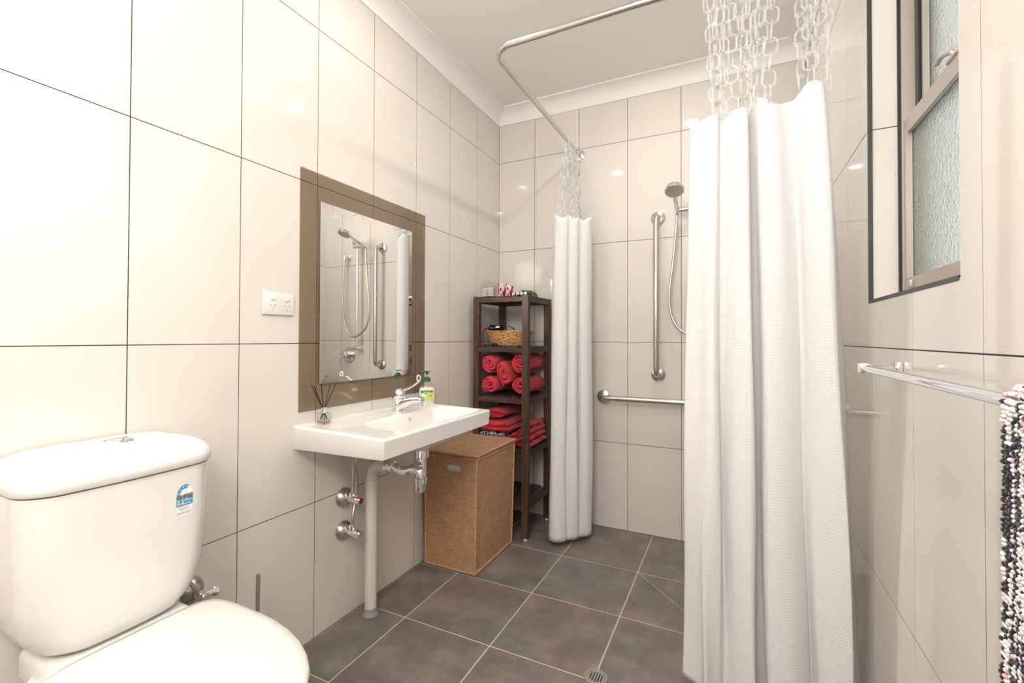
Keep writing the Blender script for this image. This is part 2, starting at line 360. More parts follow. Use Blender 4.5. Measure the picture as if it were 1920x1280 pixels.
# ---------------------------------------------------------------- window
wn = bpy.data.objects.new('window_1', None); COL.objects.link(wn); wn['kind'] = 'structure'; wn['label'] = 'aluminium sash window with two panes of obscure glass'; ORG['window_1'] = Vector((0, 0, 0))
x = XG; a0, a1, b0, b1 = OY0-.01, OY1+.003, OZ0+.002, OZ1+.004
part('seal', G().box(x-.006, x+.004, a1-.011, a1-.003, b0, b1).box(x-.004, x+.004, a0, a1, b0-.004, b0+.009), 'black', wn, None)
fr = part('frame', G().box(x, x+.085, a1-.018, a1, b0, b1).box(x, x+.085, a0, a0+.018, b0, b1).box(x, x+.085, a0+.018, a1-.018, b0, b0+.02).box(x, x+.085, a0+.018, a1-.018, b1-.02, b1), 'alu', wn, None)
part('channel', G().box(x+.028, x+.036, a1-.042, a1-.018, 1.70, b1-.02).box(x+.028, x+.036, a0+.018, a0+.042, 1.70, b1-.02), 'black', wn, None)
def sash(xa, xb, z0, z1, st, rb, rtop, nm):
    y0, y1 = a0+.018, a1-.018
    o = part('sash', G().box(xa, xb, y1-st, y1, z0, z1).box(xa, xb, y0, y0+st, z0, z1).box(xa, xb, y0+st, y1-st, z0, z0+rb).box(xa, xb, y0+st, y1-st, z1-rtop, z1)
             .box(xa-.004, xa, y1-st-.004, y1-st+.006, z0+rb, z1-rtop), 'alu', wn, None, nm)
    gm = (xa+xb)/2
    part('pane', G().box(gm-.002, gm+.002, y0+st, y1-st, z0+rb, z1-rtop), 'obscure', o, None)
    return o
lo = sash(x+.002, x+.026, b0+.02, 1.715, .034, .034, .040, 'lower sash with obscure glass')
hi = sash(x+.038, x+.062, 1.690, b1-.02, .034, .034, .034, 'upper sash with obscure glass')
part('vent_clip', G().rbox(x-.006, x+.002, 1.475, 1.498, 1.268, 1.287, .002), 'alu', lo)
part('latch', G().rbox(x-.002, x+.022, 1.215, 1.265, 1.715, 1.722, .002).tube(smooth_path([(x+.008, 1.25, 1.722), (x+.004, 1.25, 1.735), (x-.004, 1.275, 1.742), (x-.006, 1.30, 1.738)], 4), [.006]*13, 8), 'alu', lo)

# ---------------------------------------------------------------- downlights
def downlight(x, y, label, watts=LAMP_W):
    t = thing('downlight', (x, y, ZC), label, 'light', 'ceiling downlights')
    part('bezel', G().lathe([(.040, -.001), (.046, -.007), (.055, -.004), (.056, 0)], (x, y, ZC), (0, 0, 1), 32), 'plastic', t)
    part('lens', G().lathe([(.0, -.0025), (.040, -.0025), (.040, -.0012), (.0, -.0012)], (x, y, ZC), (0, 0, 1), 32), 'lens' if watts else 'plastic', t)
    if not watts: return t
    L = bpy.data.lights.new('lamp', 'AREA'); L.shape = 'DISK'; L.size = .085; L.energy = watts; L.color = (1, .975, .94)
    o = bpy.data.objects.new('lamp', L); COL.objects.link(o); o.parent = t; o.location = (0, 0, -.012)
    return t
downlight(.475, 1.31, 'recessed downlight in the ceiling above the basin', 2.2)
downlight(1.165, 2.06, 'recessed downlight in the ceiling above the shower floor')
downlight(1.13, .57, 'recessed downlight in the ceiling beside the window')
t = downlight(.52, .40, 'added downlight fitting in the ceiling above the toilet, carrying the wall spot', 0)  # added fitting with an unlit lens; it only carries the spot
SP = bpy.data.lights.new('wall_fill_beam', 'SPOT'); SP.energy = 20; SP.color = (1, .95, .88); SP.spot_size = math.radians(46); SP.spot_blend = 1.0; SP.shadow_soft_size = .04  # added spot that makes the bright patch on the left wall
o = bpy.data.objects.new('wall_fill_beam', SP); COL.objects.link(o); o.parent = t; o.location = (0, 0, -.02); o.rotation_mode = 'QUATERNION'
o.rotation_quaternion = (Vector((0, .24, 1.08))-Vector((.52, .40, 2.64))).to_track_quat('-Z', 'Y')
# added fill globe behind the viewpoint, lifts the ceiling and room brightness
gx, gy, gz = 1.24, -.55, 2.06
t = thing('fill_globe', (gx, gy, ZC), 'added glowing fill globe hung near the rear wall', 'light')
part('fill_globe_mount', G().lathe([(.05, 0), (.05, -.012), (.02, -.025), (.008, -.03), (.008, gz+.195-ZC)], (gx, gy, ZC), (0, 0, 1), 24), 'plastic', t)
part('globe', G().ball((gx, gy, gz), .19, .19, .19, 32, 20), 'opal', t, 80)

# ================================================================ OBJECTS
# ---------------------------------------------------------------- toilet
TC = .566                                             # centre line of the toilet
tl = thing('toilet', (.30, TC, 0), 'white close-coupled toilet with lid down below the bright left wall', 'toilet')
def tank_ring(z, xf, hw, rc, n=8):
    pts = [(.012, -hw), (.05, -hw)]
    for k in range(n+1):
        a = -PI/2+PI/2*k/n; pts.append((xf-rc+rc*math.cos(a), -hw+rc+rc*math.sin(a)))
    m_ = 6
    for k in range(1, m_): pts.append((xf, -hw+rc+(2*hw-2*rc)*k/m_))
    for k in range(n+1):
        a = PI/2*k/n; pts.append((xf-rc+rc*math.cos(a), hw-rc+rc*math.sin(a)))
    pts += [(.05, hw), (.012, hw)]
    return [Vector((px+max(0, px-.08)/.12*.014*(1-(py/hw)**2), TC+py, z)) for px, py in pts]
TK = [(.459, .150, .100, .05), (.462, .162, .116, .055), (.473, .174, .134, .06), (.494, .182, .152, .065), (.526, .187, .166, .065), (.58, .190, .176, .062), (.68, .193, .180, .06), (.813, .197, .184, .058)]
def tank_x(y, z):
    for a, b in zip(TK[:-1], TK[1:]):
        if a[0] <= z <= b[0]:
            t = (z-a[0])/(b[0]-a[0]); xf = a[1]+(b[1]-a[1])*t; hw = a[2]+(b[2]-a[2])*t; rc = .06
            dy = abs(y-TC); base = xf
            if dy > hw-rc: base = xf-rc+math.sqrt(max(0, rc*rc-(dy-hw+rc)**2))
            return base+max(0, base-.08)/.12*.014*(1-(dy/hw)**2)
tank = part('cistern', G().loft([tank_ring(*r) for r in TK]), 'ceramic', tl, 50)
lidr = [(.816, .199, .186, .06), (.819, .203, .189, .06), (.837, .203, .189, .06), (.850, .199, .185, .06), (.863, .188, .175, .06), (.874, .168, .156, .06), (.8805, .135, .125, .05), (.884, .09, .07, .03)]
lid = part('cistern_lid', G().loft([tank_ring(*r) for r in lidr]), 'ceramic', tl, 60)
part('flush_button', G().lathe([(.0, .010), (.020, .0095), (.023, .0085), (.0265, .009), (.029, .006), (.030, 0), (0, 0)], (.085, TC+.012, .8795), (0, 0, 1), 32, (1, 1.15)).box(.083, .087, TC-.012, TC+.036, .8890, .8898), 'chrome', lid)
def outline(xb, xm, xt, hw, n=4, seg=16):
    p = []
    for k in range(seg+1):
        a = PI/2-PI*k/seg; p.append((xm+(xt-xm)*math.cos(a), hw*math.sin(a)))
    for k in range(1, seg):
        a = -PI/2-PI*k/seg; c, s_ = math.cos(a), math.sin(a)
        p.append((xm-(xm-xb)*abs(c)**(2/n), math.copysign(hw*abs(s_)**(2/n), s_)))
    return p
def oring(z, *a): return [Vector((x_, TC+y_, z)) for x_, y_ in outline(*a)]
bowl = part('bowl', G().loft([oring(.0, .10, .30, .50, .105), oring(.012, .10, .30, .50, .105), oring(.13, .09, .31, .52, .10), oring(.23, .06, .34, .57, .122), oring(.33, .06, .38, .655, .158), oring(.39, .06, .38, .685, .171), oring(.420, .06, .38, .69, .174)]), 'ceramic', tl, 50)
part('pedestal_shelf', G().rbox(.012, .205, TC-.135, TC+.135, .38, .4585, .022, 4), 'ceramic', tl, 60)
part('seat', G().loft([oring(.422, .205, .38, .690, .174), oring(.426, .202, .38, .694, .177), oring(.440, .202, .38, .694, .177), oring(.444, .205, .38, .690, .174)]), 'plastic', tl, 60)
part('seat_lid', G().loft([oring(.4455, .196, .38, .694, .176, 6), oring(.449, .190, .38, .700, .181, 6), oring(.458, .190, .38, .700, .181, 6), oring(.464, .196, .38, .694, .176, 6), oring(.468, .215, .38, .67, .158, 6), oring(.4705, .25, .38, .60, .115, 5), oring(.4715, .32, .38, .47, .05)]), 'plastic', tl, 60)
for s_ in (-1, 1): part('hinge', G().cyl((.205, TC+s_*.075-.018, .447), (.205, TC+s_*.075+.018, .447), .010), 'plastic', tl)
# water rating sticker on the cistern front
SY0, SY1, SZ0, SZ1 = .647, .686, .694, .772
def st(u, v, off=.0008): y = SY0+(SY1-SY0)*u; z = SZ0+(SZ1-SZ0)*v; return Vector((tank_x(y, z)+off, y, z))
def st_patch(u0, u1, v0, v1, off, nu=6, nv=4):
    g = G(); return g.loft([[st(u0+(u1-u0)*i/nu, v0+(v1-v0)*j/nv, off) for j in range(nv+1)] for i in range(nu+1)], False, False, False)
sk = part('rating_sticker', st_patch(0, 1, 0, .68, .0006).poly([st(.5+.5*math.cos(a), .68+.3*math.sin(a), .0006) for a in [PI*k/14 for k in range(15)]]), 'label_white', tank, None, 'blue and white water rating sticker')
g = G()
g.loft([[st(.5+r_*math.cos(a), .68+r_*.62*math.sin(a), .0010) for r_ in (.30, .40, .5)] for a in [math.radians(62+(180-62)*k/12) for k in range(13)]], False, False, False)
part('rating_arc', g, 'sticker_blue', sk, None)
g = G()
for a in (75, 105, 135, 165):
    a = math.radians(a); c_ = (.5+.4*math.cos(a), .68+.4*.62*math.sin(a))
    P = [st(c_[0]+(.06 if k % 2 == 0 else .026)*math.cos(PI/2+k*PI/5), c_[1]+(.06 if k % 2 == 0 else .026)*.55*math.sin(PI/2+k*PI/5), .0014) for k in range(10)]
    for k in range(10): g.add([st(c_[0], c_[1], .0014), P[k], P[(k+1) % 10]], [(0, 1, 2)])
part('star', g, 'label_white', sk, None)
part('rating_band', st_patch(0, 1, .60, .68, .0010).add([st(0, .565, .001), st(1, .565, .001), st(1, .585, .001), st(0, .585, .001)], [(0, 1, 2, 3)]), 'label_black', sk, None)
part('rating_panel', st_patch(0, 1, .34, .56, .0010), 'sticker_blue', sk, None)
def st_text(txt, size, uc, vc, m_, off=.0015, sq=1.0):
    vs_, fs = text_pts(txt, size); W_, H_ = SY1-SY0, SZ1-SZ0
    part('lettering', G().add([st(uc+p.x*sq/W_, vc+p.y/H_, off) for p in vs_], fs), m_, sk, None)
st_text('WATER RATING', .0056, .5, .641, 'label_white', sq=.92)
st_text('3.5', .0145, .24, .475, 'label_white')
g = G()
for u0, u1, vv in ((.48, .70, .52), (.48, .95, .475), (.05, .9, .385)): g.add([st(u0, vv, .0014), st(u1, vv, .0014), st(u1, vv+.018, .0014), st(u0, vv+.018, .0014)], [(0, 1, 2, 3)])
part('print_line', g, 'label_white', sk, None)
g = G()
for u0, u1, vv in ((.05, .95, .315), (.15, .78, .25), (.2, .75, .215), (.05, .95, .12), (.05, .9, .09), (.7, .85, .05), (.05, .2, .05)): g.add([st(u0, vv, .0012), st(u1, vv, .0012), st(u1, vv+.012, .0012), st(u0, vv+.012, .0012)], [(0, 1, 2, 3)])
part('print_line', g, 'label_grey', sk, None)

# cistern stop valve on the wall
def bell(g, y, z, r=.038): return g.lathe([(r*.98, 0), (r, .003), (r*.96, .010), (r*.80, .020), (r*.55, .028), (r*.36, .032), (.011, .034), (.011, .05)], (0, y, z), (1, 0, 0), 28)
sv_ = thing('stop_valve', (0, .792, .400), 'steel wall stop valve half hidden behind the toilet seat lid', 'valve')
part('wall_flange', bell(G(), .792, .400, .040), 'steel', sv_)
part('valve_body', G().cyl((.045, .792, .400), (.085, .792, .400), .012).cyl((.062, .780, .400), (.062, .822, .396), .011), 'chrome', sv_)
part('valve_handle', G().lathe([(.012, 0), (.014, .003), (.014, .012), (.011, .014)], (.062, .822, .396), (0, 1, -.1), 8), 'chrome', sv_)
part('hose', G().tube(smooth_path([(.062, .785, .405), (.062, .770, .435), (.058, .752, .47), (.055, .742, .50)], 6), .006, 8), 'steel', sv_)

# toilet brush
tb = thing('toilet_brush', (.075, .952, 0), 'toilet brush with thin steel handle standing behind the toilet', 'brush')
part('holder', G().lathe([(.044, 0), (.046, .004), (.046, .14), (.044, .142), (.040, .142), (.040, .01)], (.075, .952, 0), (0, 0, 1), 24), 'steel', tb)
part('handle', G().cyl((.075, .952, .10), (.075, .955, .390), .0062, 14), 'steel', tb)
part('bristles', G().lathe([(.01, .02), (.03, .03), (.034, .06), (.03, .09), (.01, .10)], (.075, .952, 0), (0, 0, 1), 18), 'plastic', tb)

# ---------------------------------------------------------------- power point
pp = thing('power_outlet', (0, 1.07, 1.213), 'white double power point on the tiles beside the mirror', 'outlet')
part('plate', G().rbox(0, .009, 1.010, 1.130, 1.213, 1.291, .003, 2), 'plastic', pp)
for k, yc in enumerate((1.046, 1.101)):
    part('switch', G().rbox(.0085, .0125, yc-.009, yc+.009, 1.262, 1.272, .0015, 2), 'plastic', pp)
    for dy, dz, a in ((-.0078, .004, .5), (.0078, .004, -.5), (0, -.0095, 0)):
        c_, s_ = math.cos(a), math.sin(a)
        part('socket_slot', G().add([(.0092, yc+dy+px*c_-pz*s_, 1.240+dz+px*s_+pz*c_) for px, pz in ((-.0011, -.0042), (.0011, -.0042), (.0011, .0042), (-.0011, .0042))], [(0, 1, 2, 3)]), 'label_grey', pp, None)

# ---------------------------------------------------------------- bronze glass panel and mirror
single('glass_backing_panel', G().box(.0012, .0062, 1.156, 1.903, .862, 1.760), 'brown_glass', (.003, 1.53, .862), 'bronze tinted glass panel on the tiles behind the mirror', 'glass panel', smooth=None)
mi = thing('wall_mirror', (.006, 1.517, .958), 'rectangular mirror with slanted glass edges over the bronze glass panel', 'mirror')
y0, y1, z0, z1, bv = 1.242, 1.792, .958, 1.654, .022
part('mirror_face', G().box(.0070, .0090, y0, y1, z0, z1).loft([[Vector((.0090+.0001, a, b)) for a, b in ((y0, z0), (y1, z0), (y1, z1), (y0, z1))], [Vector((.0108, a, b)) for a, b in ((y0+bv, z0+bv), (y1-bv, z0+bv), (y1-bv, z1-bv), (y0+bv, z1-bv))]]), 'mirror', mi, 1)
part('mirror_backing', G().box(.0063, .0069, y0+.003, y1-.003, z0+.003, z1-.003), 'black', mi, None)

# ---------------------------------------------------------------- basin
BX, BY0, BY1, BZ = .447, 1.122, 1.826, .818
sk_ = thing('wash_basin', (0, (BY0+BY1)/2, .70), 'white rectangular wall-hung wash basin under the mirror', 'basin')
def sstep(a, b, x_): t = max(0, min(1, (x_-a)/(b-a))); return t*t*t*(t*(6*t-15)+10)
def basin_z(x_, y_):
    e = min(x_-0, BX-x_, y_-BY0, BY1-y_); z = BZ
    if e < .008 and x_ > .01: z -= .008*(1-math.sqrt(max(0, 1-((.008-e)/.008)**2)))
    bx = sstep(.155, .225, x_)*(1-sstep(.360, .432, x_)); by = sstep(1.235, 1.43, y_)*(1-sstep(1.715, 1.810, y_))
    return z-.105*bx*by-.004*sstep(.02, .05, x_)*(1-sstep(.40, .43, x_))*sstep(BY0+.012, BY0+.05, y_)*(1-sstep(BY1-.05, BY1-.012, y_))
xs_ = sorted({0, .002, .004, .006, .008, BX, BX-.001, BX-.003, BX-.005, BX-.008, *[BX*k/90 for k in range(91)]}); ys_ = sorted({BY0, BY0+.001, BY0+.003, BY0+.008, BY1, BY1-.001, BY1-.003, BY1-.008, *[BY0+(BY1-BY0)*k/130 for k in range(131)]})
g = G(); n = len(ys_); g.add([(x_, y_, basin_z(x_, y_)) for x_ in xs_ for y_ in ys_], [(i*n+j, (i+1)*n+j, (i+1)*n+j+1, i*n+j+1) for i in range(len(xs_)-1) for j in range(n-1)])
edge = [(0, y_) for y_ in ys_]+[(x_, BY1) for x_ in xs_[1:]]+[(BX, y_) for y_ in ys_[::-1][1:]]+[(x_, BY0) for x_ in xs_[::-1][1:-1]]
def zb(x_): return .733+.016*x_/BX
g.loft([[Vector((x_, y_, basin_z(x_, y_))) for x_, y_ in edge], [Vector((x_*.99, 1.474+(y_-1.474)*.993, zb(x_)+.004)) for x_, y_ in edge], [Vector((x_*.975, 1.474+(y_-1.474)*.985, zb(x_))) for x_, y_ in edge]], False, True)
g.rbox(.235, .345, 1.44, 1.62, .698, .745, .02, 3)
for p in g.v:                                           # sides run slightly out of square with the wall
    t = p.x/BX; a, b = 1.135-.027*t, 1.845-.055*t; p.y = a+(b-a)*(p.y-BY0)/(BY1-BY0)
part('basin_body', g, 'ceramic', sk_, 40)
part('overflow_ring', G().lathe([(.0045, .0), (.0055, .003), (.0085, .003), (.009, 0)], (.186, 1.560, .791), (1, 0, .62), 20), 'chrome', sk_)
part('waste_ring', G().lathe([(.0, .002), (.018, .002), (.02, .004), (.028, .003), (.03, 0)], (.30, 1.52, .7015), (0, 0, 1), 24), 'chrome', sk_)

# mixer tap with long lever
TX, TY = .118, 1.566
tp = thing('basin_mixer_tap', (TX, TY, BZ-.0042), 'chrome basin mixer tap with a long looped lever handle', 'tap')
z = BZ-.0042
part('body', G().lathe([(.029, 0), (.030, .004), (.0275, .012), (.0265, .045), (.027, .062), (.024, .066)], (TX, TY, z), (0, 0, 1), 28), 'chrome', tp)
g = G(); rings = []
for k in range(13):
    t = k/12; c_ = Vector((TX+.012+.118*t, TY, z+.030+.030*math.sin(t*PI/2*1.1))); wy = .021-.008*t; hz = .025-.014*t
    rings.append([c_+Vector((0, wy*math.copysign(abs(math.cos(a))**.8, math.cos(a)), hz*math.copysign(abs(math.sin(a))**.8, math.sin(a)))) for a in [2*PI*q/16 for q in range(16)]])
g.loft(rings); part('spout', g, 'chrome', tp, 50)
part('aerator', G().cyl((TX+.122, TY, z+.034), (TX+.126, TY, z+.056), .0125, 18), 'chrome', tp)
part('cartridge_cap', G().lathe([(.0265, .067), (.0275, .072), (.026, .088), (.019, .098), (.008, .102), (.0, .1025)], (TX, TY, z), (.12, 0, 1), 24), 'chrome', tp)
path = smooth_path([(TX+.012, TY, z+.090), (TX+.045, TY-.002, z+.101), (TX+.085, TY-.004, z+.118), (TX+.115, TY-.005, z+.138), (TX+.122, TY-.005, z+.155), (TX+.113, TY-.005, z+.163), (TX+.104, TY-.005, z+.155), (TX+.106, TY-.005, z+.143), (TX+.112, TY-.005, z+.137)], 6)
part('lever', G().tube(path, [.0062-.0024*min(1, k/24) for k in range(len(path))], 10), 'chrome', tp)
part('hot_mark', G().lathe([(.0, .001), (.005, .001), (.005, 0)], (TX+.0275, TY-.004, z+.084), (1, -.15, .2), 14), 'red_dot', tp)

# basin trap and waste pipe
tr = thing('basin_trap', (.30, 1.49, .69), 'chrome waste trap hanging under the basin', 'trap')
A, B = Vector((.287, 1.512, 0)), Vector((.312, 1.470, 0))
def at(v_, z_): return Vector((v_.x, v_.y, z_))
part('waste_nut', G().lathe([(.036, .042), (.036, .036), (.026, .034), (.026, .03), (.029, .028), (.029, 0), (.026, -.002)], at(A, .653), (0, 0, 1), 24), 'chrome', tr)
pth = [at(A, .66), at(A, .575)]+[at(A.lerp(B, .5-.5*math.cos(a)), .575-.026*math.sin(a)) for a in [PI*k/8 for k in range(1, 8)]]+[at(B, .575)]
part('u_bend', G().tube(pth, .0185, 18), 'chrome', tr, 60)
part('trap_cup', G().lathe([(.006, -.016), (.016, -.012), (.0225, 0), (.0225, .026), (.0265, .028), (.0265, .046), (.022, .048)], at(B, .540), (0, 0, 1), 24), 'chrome', tr)
end = Vector((.118, 1.455, .612))
out_p = smooth_path([at(B, .575), at(B, .596), Vector((.300, 1.468, .613)), Vector((.272, 1.466, .612)), Vector((.245, 1.464, .603)), Vector((.215, 1.462, .604)), Vector((.19, 1.460, .612)), Vector((.165, 1.458, .612))], 5)
part('outlet_bend', G().tube(out_p, .0185, 18), 'chrome', tr, 60)
part('coupling_nut', G().lathe([(.020, 0), (.0265, .001), (.0265, .020), (.024, .022), (.024, .026), (.0255, .028), (.0255, .040), (.020, .042)], (.150, 1.457, .612), (1, .03, 0), 12), 'chrome', tr)
part('bend_band', G().lathe([(.0185, 0), (.0208, .001), (.0208, .009), (.0185, .01)], (.212, 1.462, .6035), (1, .02, -.05), 20), 'chrome', tr)
wp = thing('waste_pipe', (.077, 1.452, 0), 'white waste pipe running from the basin trap down into the floor', 'pipe')
el = smooth_path([(.150, 1.457, .612), (.120, 1.455, .612), (.092, 1.4535, .602), (.079, 1.452, .578), (.077, 1.452, .550), (.077, 1.452, .535)], 6)
part('elbow', G().tube(el, [.0235]*(len(el)), 20), 'pvc', wp, 60)
part('elbow_socket', G().lathe([(.0245, 0), (.0262, .001), (.0262, .036), (.0245, .038)], (.077, 1.452, .513), (0, 0, 1), 24), 'pvc', wp)
part('pipe', G().cyl((.077, 1.452, 0), (.077, 1.452, .53), .0238, 24), 'pvc', wp)
part('floor_sealant', G().lathe([(.034, 0), (.032, .004), (.028, .010), (.0262, .018), (.0258, .026), (.024, .028)], (.077, 1.452, 0), (0, 0, 1), 20), 'label_grey', wp)

# two wall taps with braided hoses
for zc, m_, lab, hose in ((.490, 'red_dot', 'upper chrome wall stop tap with red end cap below the basin', [(.052, 1.372, .505), (.052, 1.373, .56), (.054, 1.378, .62), (.066, 1.395, .68), (.085, 1.43, .705), (.10, 1.47, .729)]),
                          (.357, 'label_grey', 'lower chrome wall stop tap with grey end cap below the basin', [(.052, 1.372, .372), (.052, 1.374, .42), (.046, 1.392, .47), (.046, 1.400, .52), (.050, 1.395, .58), (.056, 1.372, .64), (.070, 1.365, .69), (.09, 1.39, .729)])):
    t = thing('stop_tap', (0, 1.372, zc), lab, 'valve', 'stop taps under the basin')
    part('wall_flange', bell(G(), 1.372, zc, .040), 'steel', t)
    part('valve_body', G().cyl((.034, 1.372, zc), (.07, 1.372, zc), .0125, 18).cyl((.052, 1.372, zc+.008), (.052, 1.372, zc+.032), .0105, 8), 'chrome', t)
    h = part('tap_handle', G().lathe([(.012, 0), (.0155, .002), (.0155, .030), (.0135, .033), (0, .033)], (.066, 1.372, zc), (1, 0, 0), 20), 'chrome', t)
    part('end_cap', G().lathe([(0, .0012), (.0115, .001), (.012, 0)], (.099, 1.372, zc), (1, 0, 0), 20), m_, h)
    part('hose', G().tube(smooth_path(hose, 6), .0058, 10), 'steel', t)

# soap bottle
SX, SY, z = .098, 1.800, BZ-.0040
sb = thing('soap_bottle', (SX, SY, z), 'clear pump bottle of milky hand soap with green pump and label', 'soap')
ax = Vector((.60, -.80, 0)).normalized(); sd = Vector((.80, .60, 0))          # the label faces ax
def bt(rw, h, n=28): return [Vector((SX, SY, z+h))+sd*(rw*math.copysign(abs(math.cos(a))**.85, math.cos(a)))+ax*(rw*.58*math.copysign(abs(math.sin(a))**.85, math.sin(a))) for a in [2*PI*k/n for k in range(n)]]
BP = [(.033, 0), (.036, .003), (.0385, .02), (.0402, .045), (.0398, .062), (.037, .080), (.030, .096), (.021, .106), (.014, .111), (.0125, .116)]
body = part('bottle', G().loft([bt(*p) for p in BP]), 'clear', sb, 60)
part('liquid', G().loft([bt(r_-.0022, h) for r_, h in BP[:1]]+[bt(r_-.0022, h) for r_, h in ((.035, .003), (.0385, .02), (.0402, .045), (.0398, .062), (.037, .080), (.0355, .0835))]), 'soap_liquid', body, 60)
part('pump_collar', G().lathe([(.0165, 0), (.017, .002), (.017, .014), (.012, .017), (.012, .021), (.006, .022)], (SX, SY, z+.112), (0, 0, 1), 20), 'green', sb)
part('pump_stem', G().cyl((SX, SY, z+.132), (SX, SY, z+.150), .0045, 12), 'clear', sb)
part('pump_head', G().lathe([(.006, 0), (.0065, .008), (.012, .012), (.019, .0135), (.018, .0155), (0, .016)], (SX, SY, z+.145), (0, 0, 1), 20, (.8, 1.1)).tube([Vector((SX, SY, z+.158))+sd*.0, Vector((SX, SY, z+.1585))+sd*(-.02), Vector((SX, SY, z+.156))+sd*(-.026)], [.005, .0045, .003], 8), 'green', sb)
def brad(h):
    for a, b in zip(BP[:-1], BP[1:]):
        if a[1] <= h <= b[1]: return a[0]+(b[0]-a[0])*(h-a[1])/(b[1]-a[1])
def lb(u, h, off=.0006):                                # u across the label (m), h height
    r_ = brad(h); c_ = min(.999, abs(u)/r_)**(1/.85); s_ = math.sqrt(1-c_*c_)
    return Vector((SX, SY, z+h))+sd*u+ax*(r_*.58*s_**.85+off)
def lpatch(u0, u1, h0, h1, off, fn=None, nu=10, nv=4):
    return G().loft([[lb(u0+(u1-u0)*i/nu, (h0+(h1-h0)*j/nv)+(fn(u0+(u1-u0)*i/nu) if fn else 0), off) for j in range(nv+1)] for i in range(nu+1)], False, False, False)
lab = part('label', lpatch(-.027, .027, .024, .066, .0006, lambda u: -.004*abs(u)/.027), 'label_lime', body, None, 'lime and green soap label')
part('label_banner', lpatch(-.0285, .0285, .0625, .0715, .0012, lambda u: -.003*(u/.028)**2), 'label_green', lab, None)
vs_, fs = text_pts('PALMOLIVE', .0068)
part('lettering', G().add([lb(p.x*.98, .067-.003*(p.x/.028)**2+p.y, .0019) for p in vs_], fs), 'label_white', lab, None)
g = G()
for cu, ch in ((-.018, .050), (-.010, .046)):
    for k in range(10): a, b = 2*PI*k/10, 2*PI*(k+1)/10; g.add([lb(cu, ch, .0014), lb(cu+.005*math.cos(a), ch+.005*math.sin(a), .0014), lb(cu+.005*math.cos(b), ch+.005*math.sin(b), .0014)], [(0, 1, 2)])
part('daisy_print', g, 'label_white', lab, None)
part('leaf_print', G().loft([[lb(-.012+.018*t, .0575-.006*t+w*.0016*math.sin(PI*min(1, t+.05)), .0013) for w in (-1, 1)] for t in [k/6 for k in range(7)]], False, False, False), 'green_foil', lab, None)
part('seal_print', G().loft([[lb(.017+r_*math.cos(a), .046+r_*math.sin(a), .0015) for r_ in (.0036, .0048)] for a in [2*PI*k/20 for k in range(21)]], False, False, False).poly([lb(.017+.0016*math.cos(a), .046+.0016*math.sin(a), .0015) for a in [2*PI*k/10 for k in range(10)]]), 'label_black', lab, None)

# reed diffuser
RX, RY, z = .052, 1.226, BZ-.0040
rd = thing('reed_diffuser', (RX, RY, z), 'square glass reed diffuser with black sticks on the basin edge', 'diffuser')
gb = part('glass_jar', G().rbox(RX-.021, RX+.021, RY-.021, RY+.021, z, z+.043, .003, 2).rbox(RX-.0175, RX+.0175, RY-.0175, RY+.0175, z+.005, z+.040, .002, 1), 'clear', rd)
part('oil', G().box(RX-.017, RX+.017, RY-.017, RY+.017, z+.0055, z+.014), 'liquid_amber', gb, None)
part('neck_collar', G().lathe([(.0115, 0), (.0118, .001), (.0118, .019), (.0108, .020), (.0075, .020), (.007, .004)], (RX, RY, z+.0425), (0, 0, 1), 20), 'chrome', rd)
for k, (dx, dy, h) in enumerate(((-.03, -.030, .145), (-.012, -.034, .142), (.0, -.012, .15), (-.005, -.008, .148), (.015, .016, .146), (.02, .036, .144), (.004, -.016, .149))):
    n0 = Vector((RX+dx*.13, RY+dy*.13, z+.06)); top = Vector((RX+dx, RY+dy, z+h)); d = (n0-top).normalized()
    part('reed', G().cyl(n0+d*.045, top, .0016, 6), 'reed', rd)

# ---------------------------------------------------------------- laundry hamper
hx0, hx1, hy0, hy1, hh = .026, .312, 1.893, 2.292, .560
hm = thing('laundry_hamper', (.17, 2.09, 0), 'woven seagrass laundry hamper with lid beside the basin', 'hamper')
def fl_(v_):                                            # slight flare towards the top
    t = v_[2]/hh; return Vector(((v_[0]-.02)*(1+.045*t)+.02, 2.09+(v_[1]-2.09)*(1+.03*t), v_[2]))
g = G()
def quad(a, b, c, d, u0, v0, u1, v1, nu=1, nv=1): g.add([a, b, c, d], [(0, 1, 2, 3)], [(u0, v0), (u1, v0), (u1, v1), (u0, v1)])
HX0, HX1, HZ0, HZ1 = .150, .228, .483, .516              # hand hole in the near face
def face(axis, val, p0, p1, cut=None):
    us = [p0, p1]; zs = [.004, hh]
    if cut: us = [p0, HX0, HX1, p1]; zs = [.004, HZ0, HZ1, hh]
    for a, b in zip(us[:-1], us[1:]):
        for c, d in zip(zs[:-1], zs[1:]):
            if cut and a == HX0 and c == HZ0: continue
            P = [(q, val, r_) if axis == 'y' else (val, q, r_) for q, r_ in ((a, c), (b, c), (b, d), (a, d))]
            quad(*[fl_(p) for p in P], a, c, b, d)
face('y', hy0, hx0, hx1, True); face('y', hy1, hx1, hx0); face('x', hx1, hy0, hy1); face('x', hx0, hy1, hy0)
quad(*[fl_(p) for p in ((hx0, hy0, .004), (hx0, hy1, .004), (hx1, hy1, .004), (hx1, hy0, .004))], hx0, hy0, hx1, hy1)
part('body', g, 'seagrass', hm, None)
part('hole_rim', G().tube(smooth_path([fl_(p) for p in ((HX0+.008, hy0, HZ0), (HX1-.008, hy0, HZ0), (HX1, hy0, HZ0+.008), (HX1, hy0, HZ1-.008), (HX1-.008, hy0, HZ1), (HX0+.008, hy0, HZ1), (HX0, hy0, HZ1-.008), (HX0, hy0, HZ0+.008))], 3, True), .0036, 6, True), 'seagrass_cord', hm)
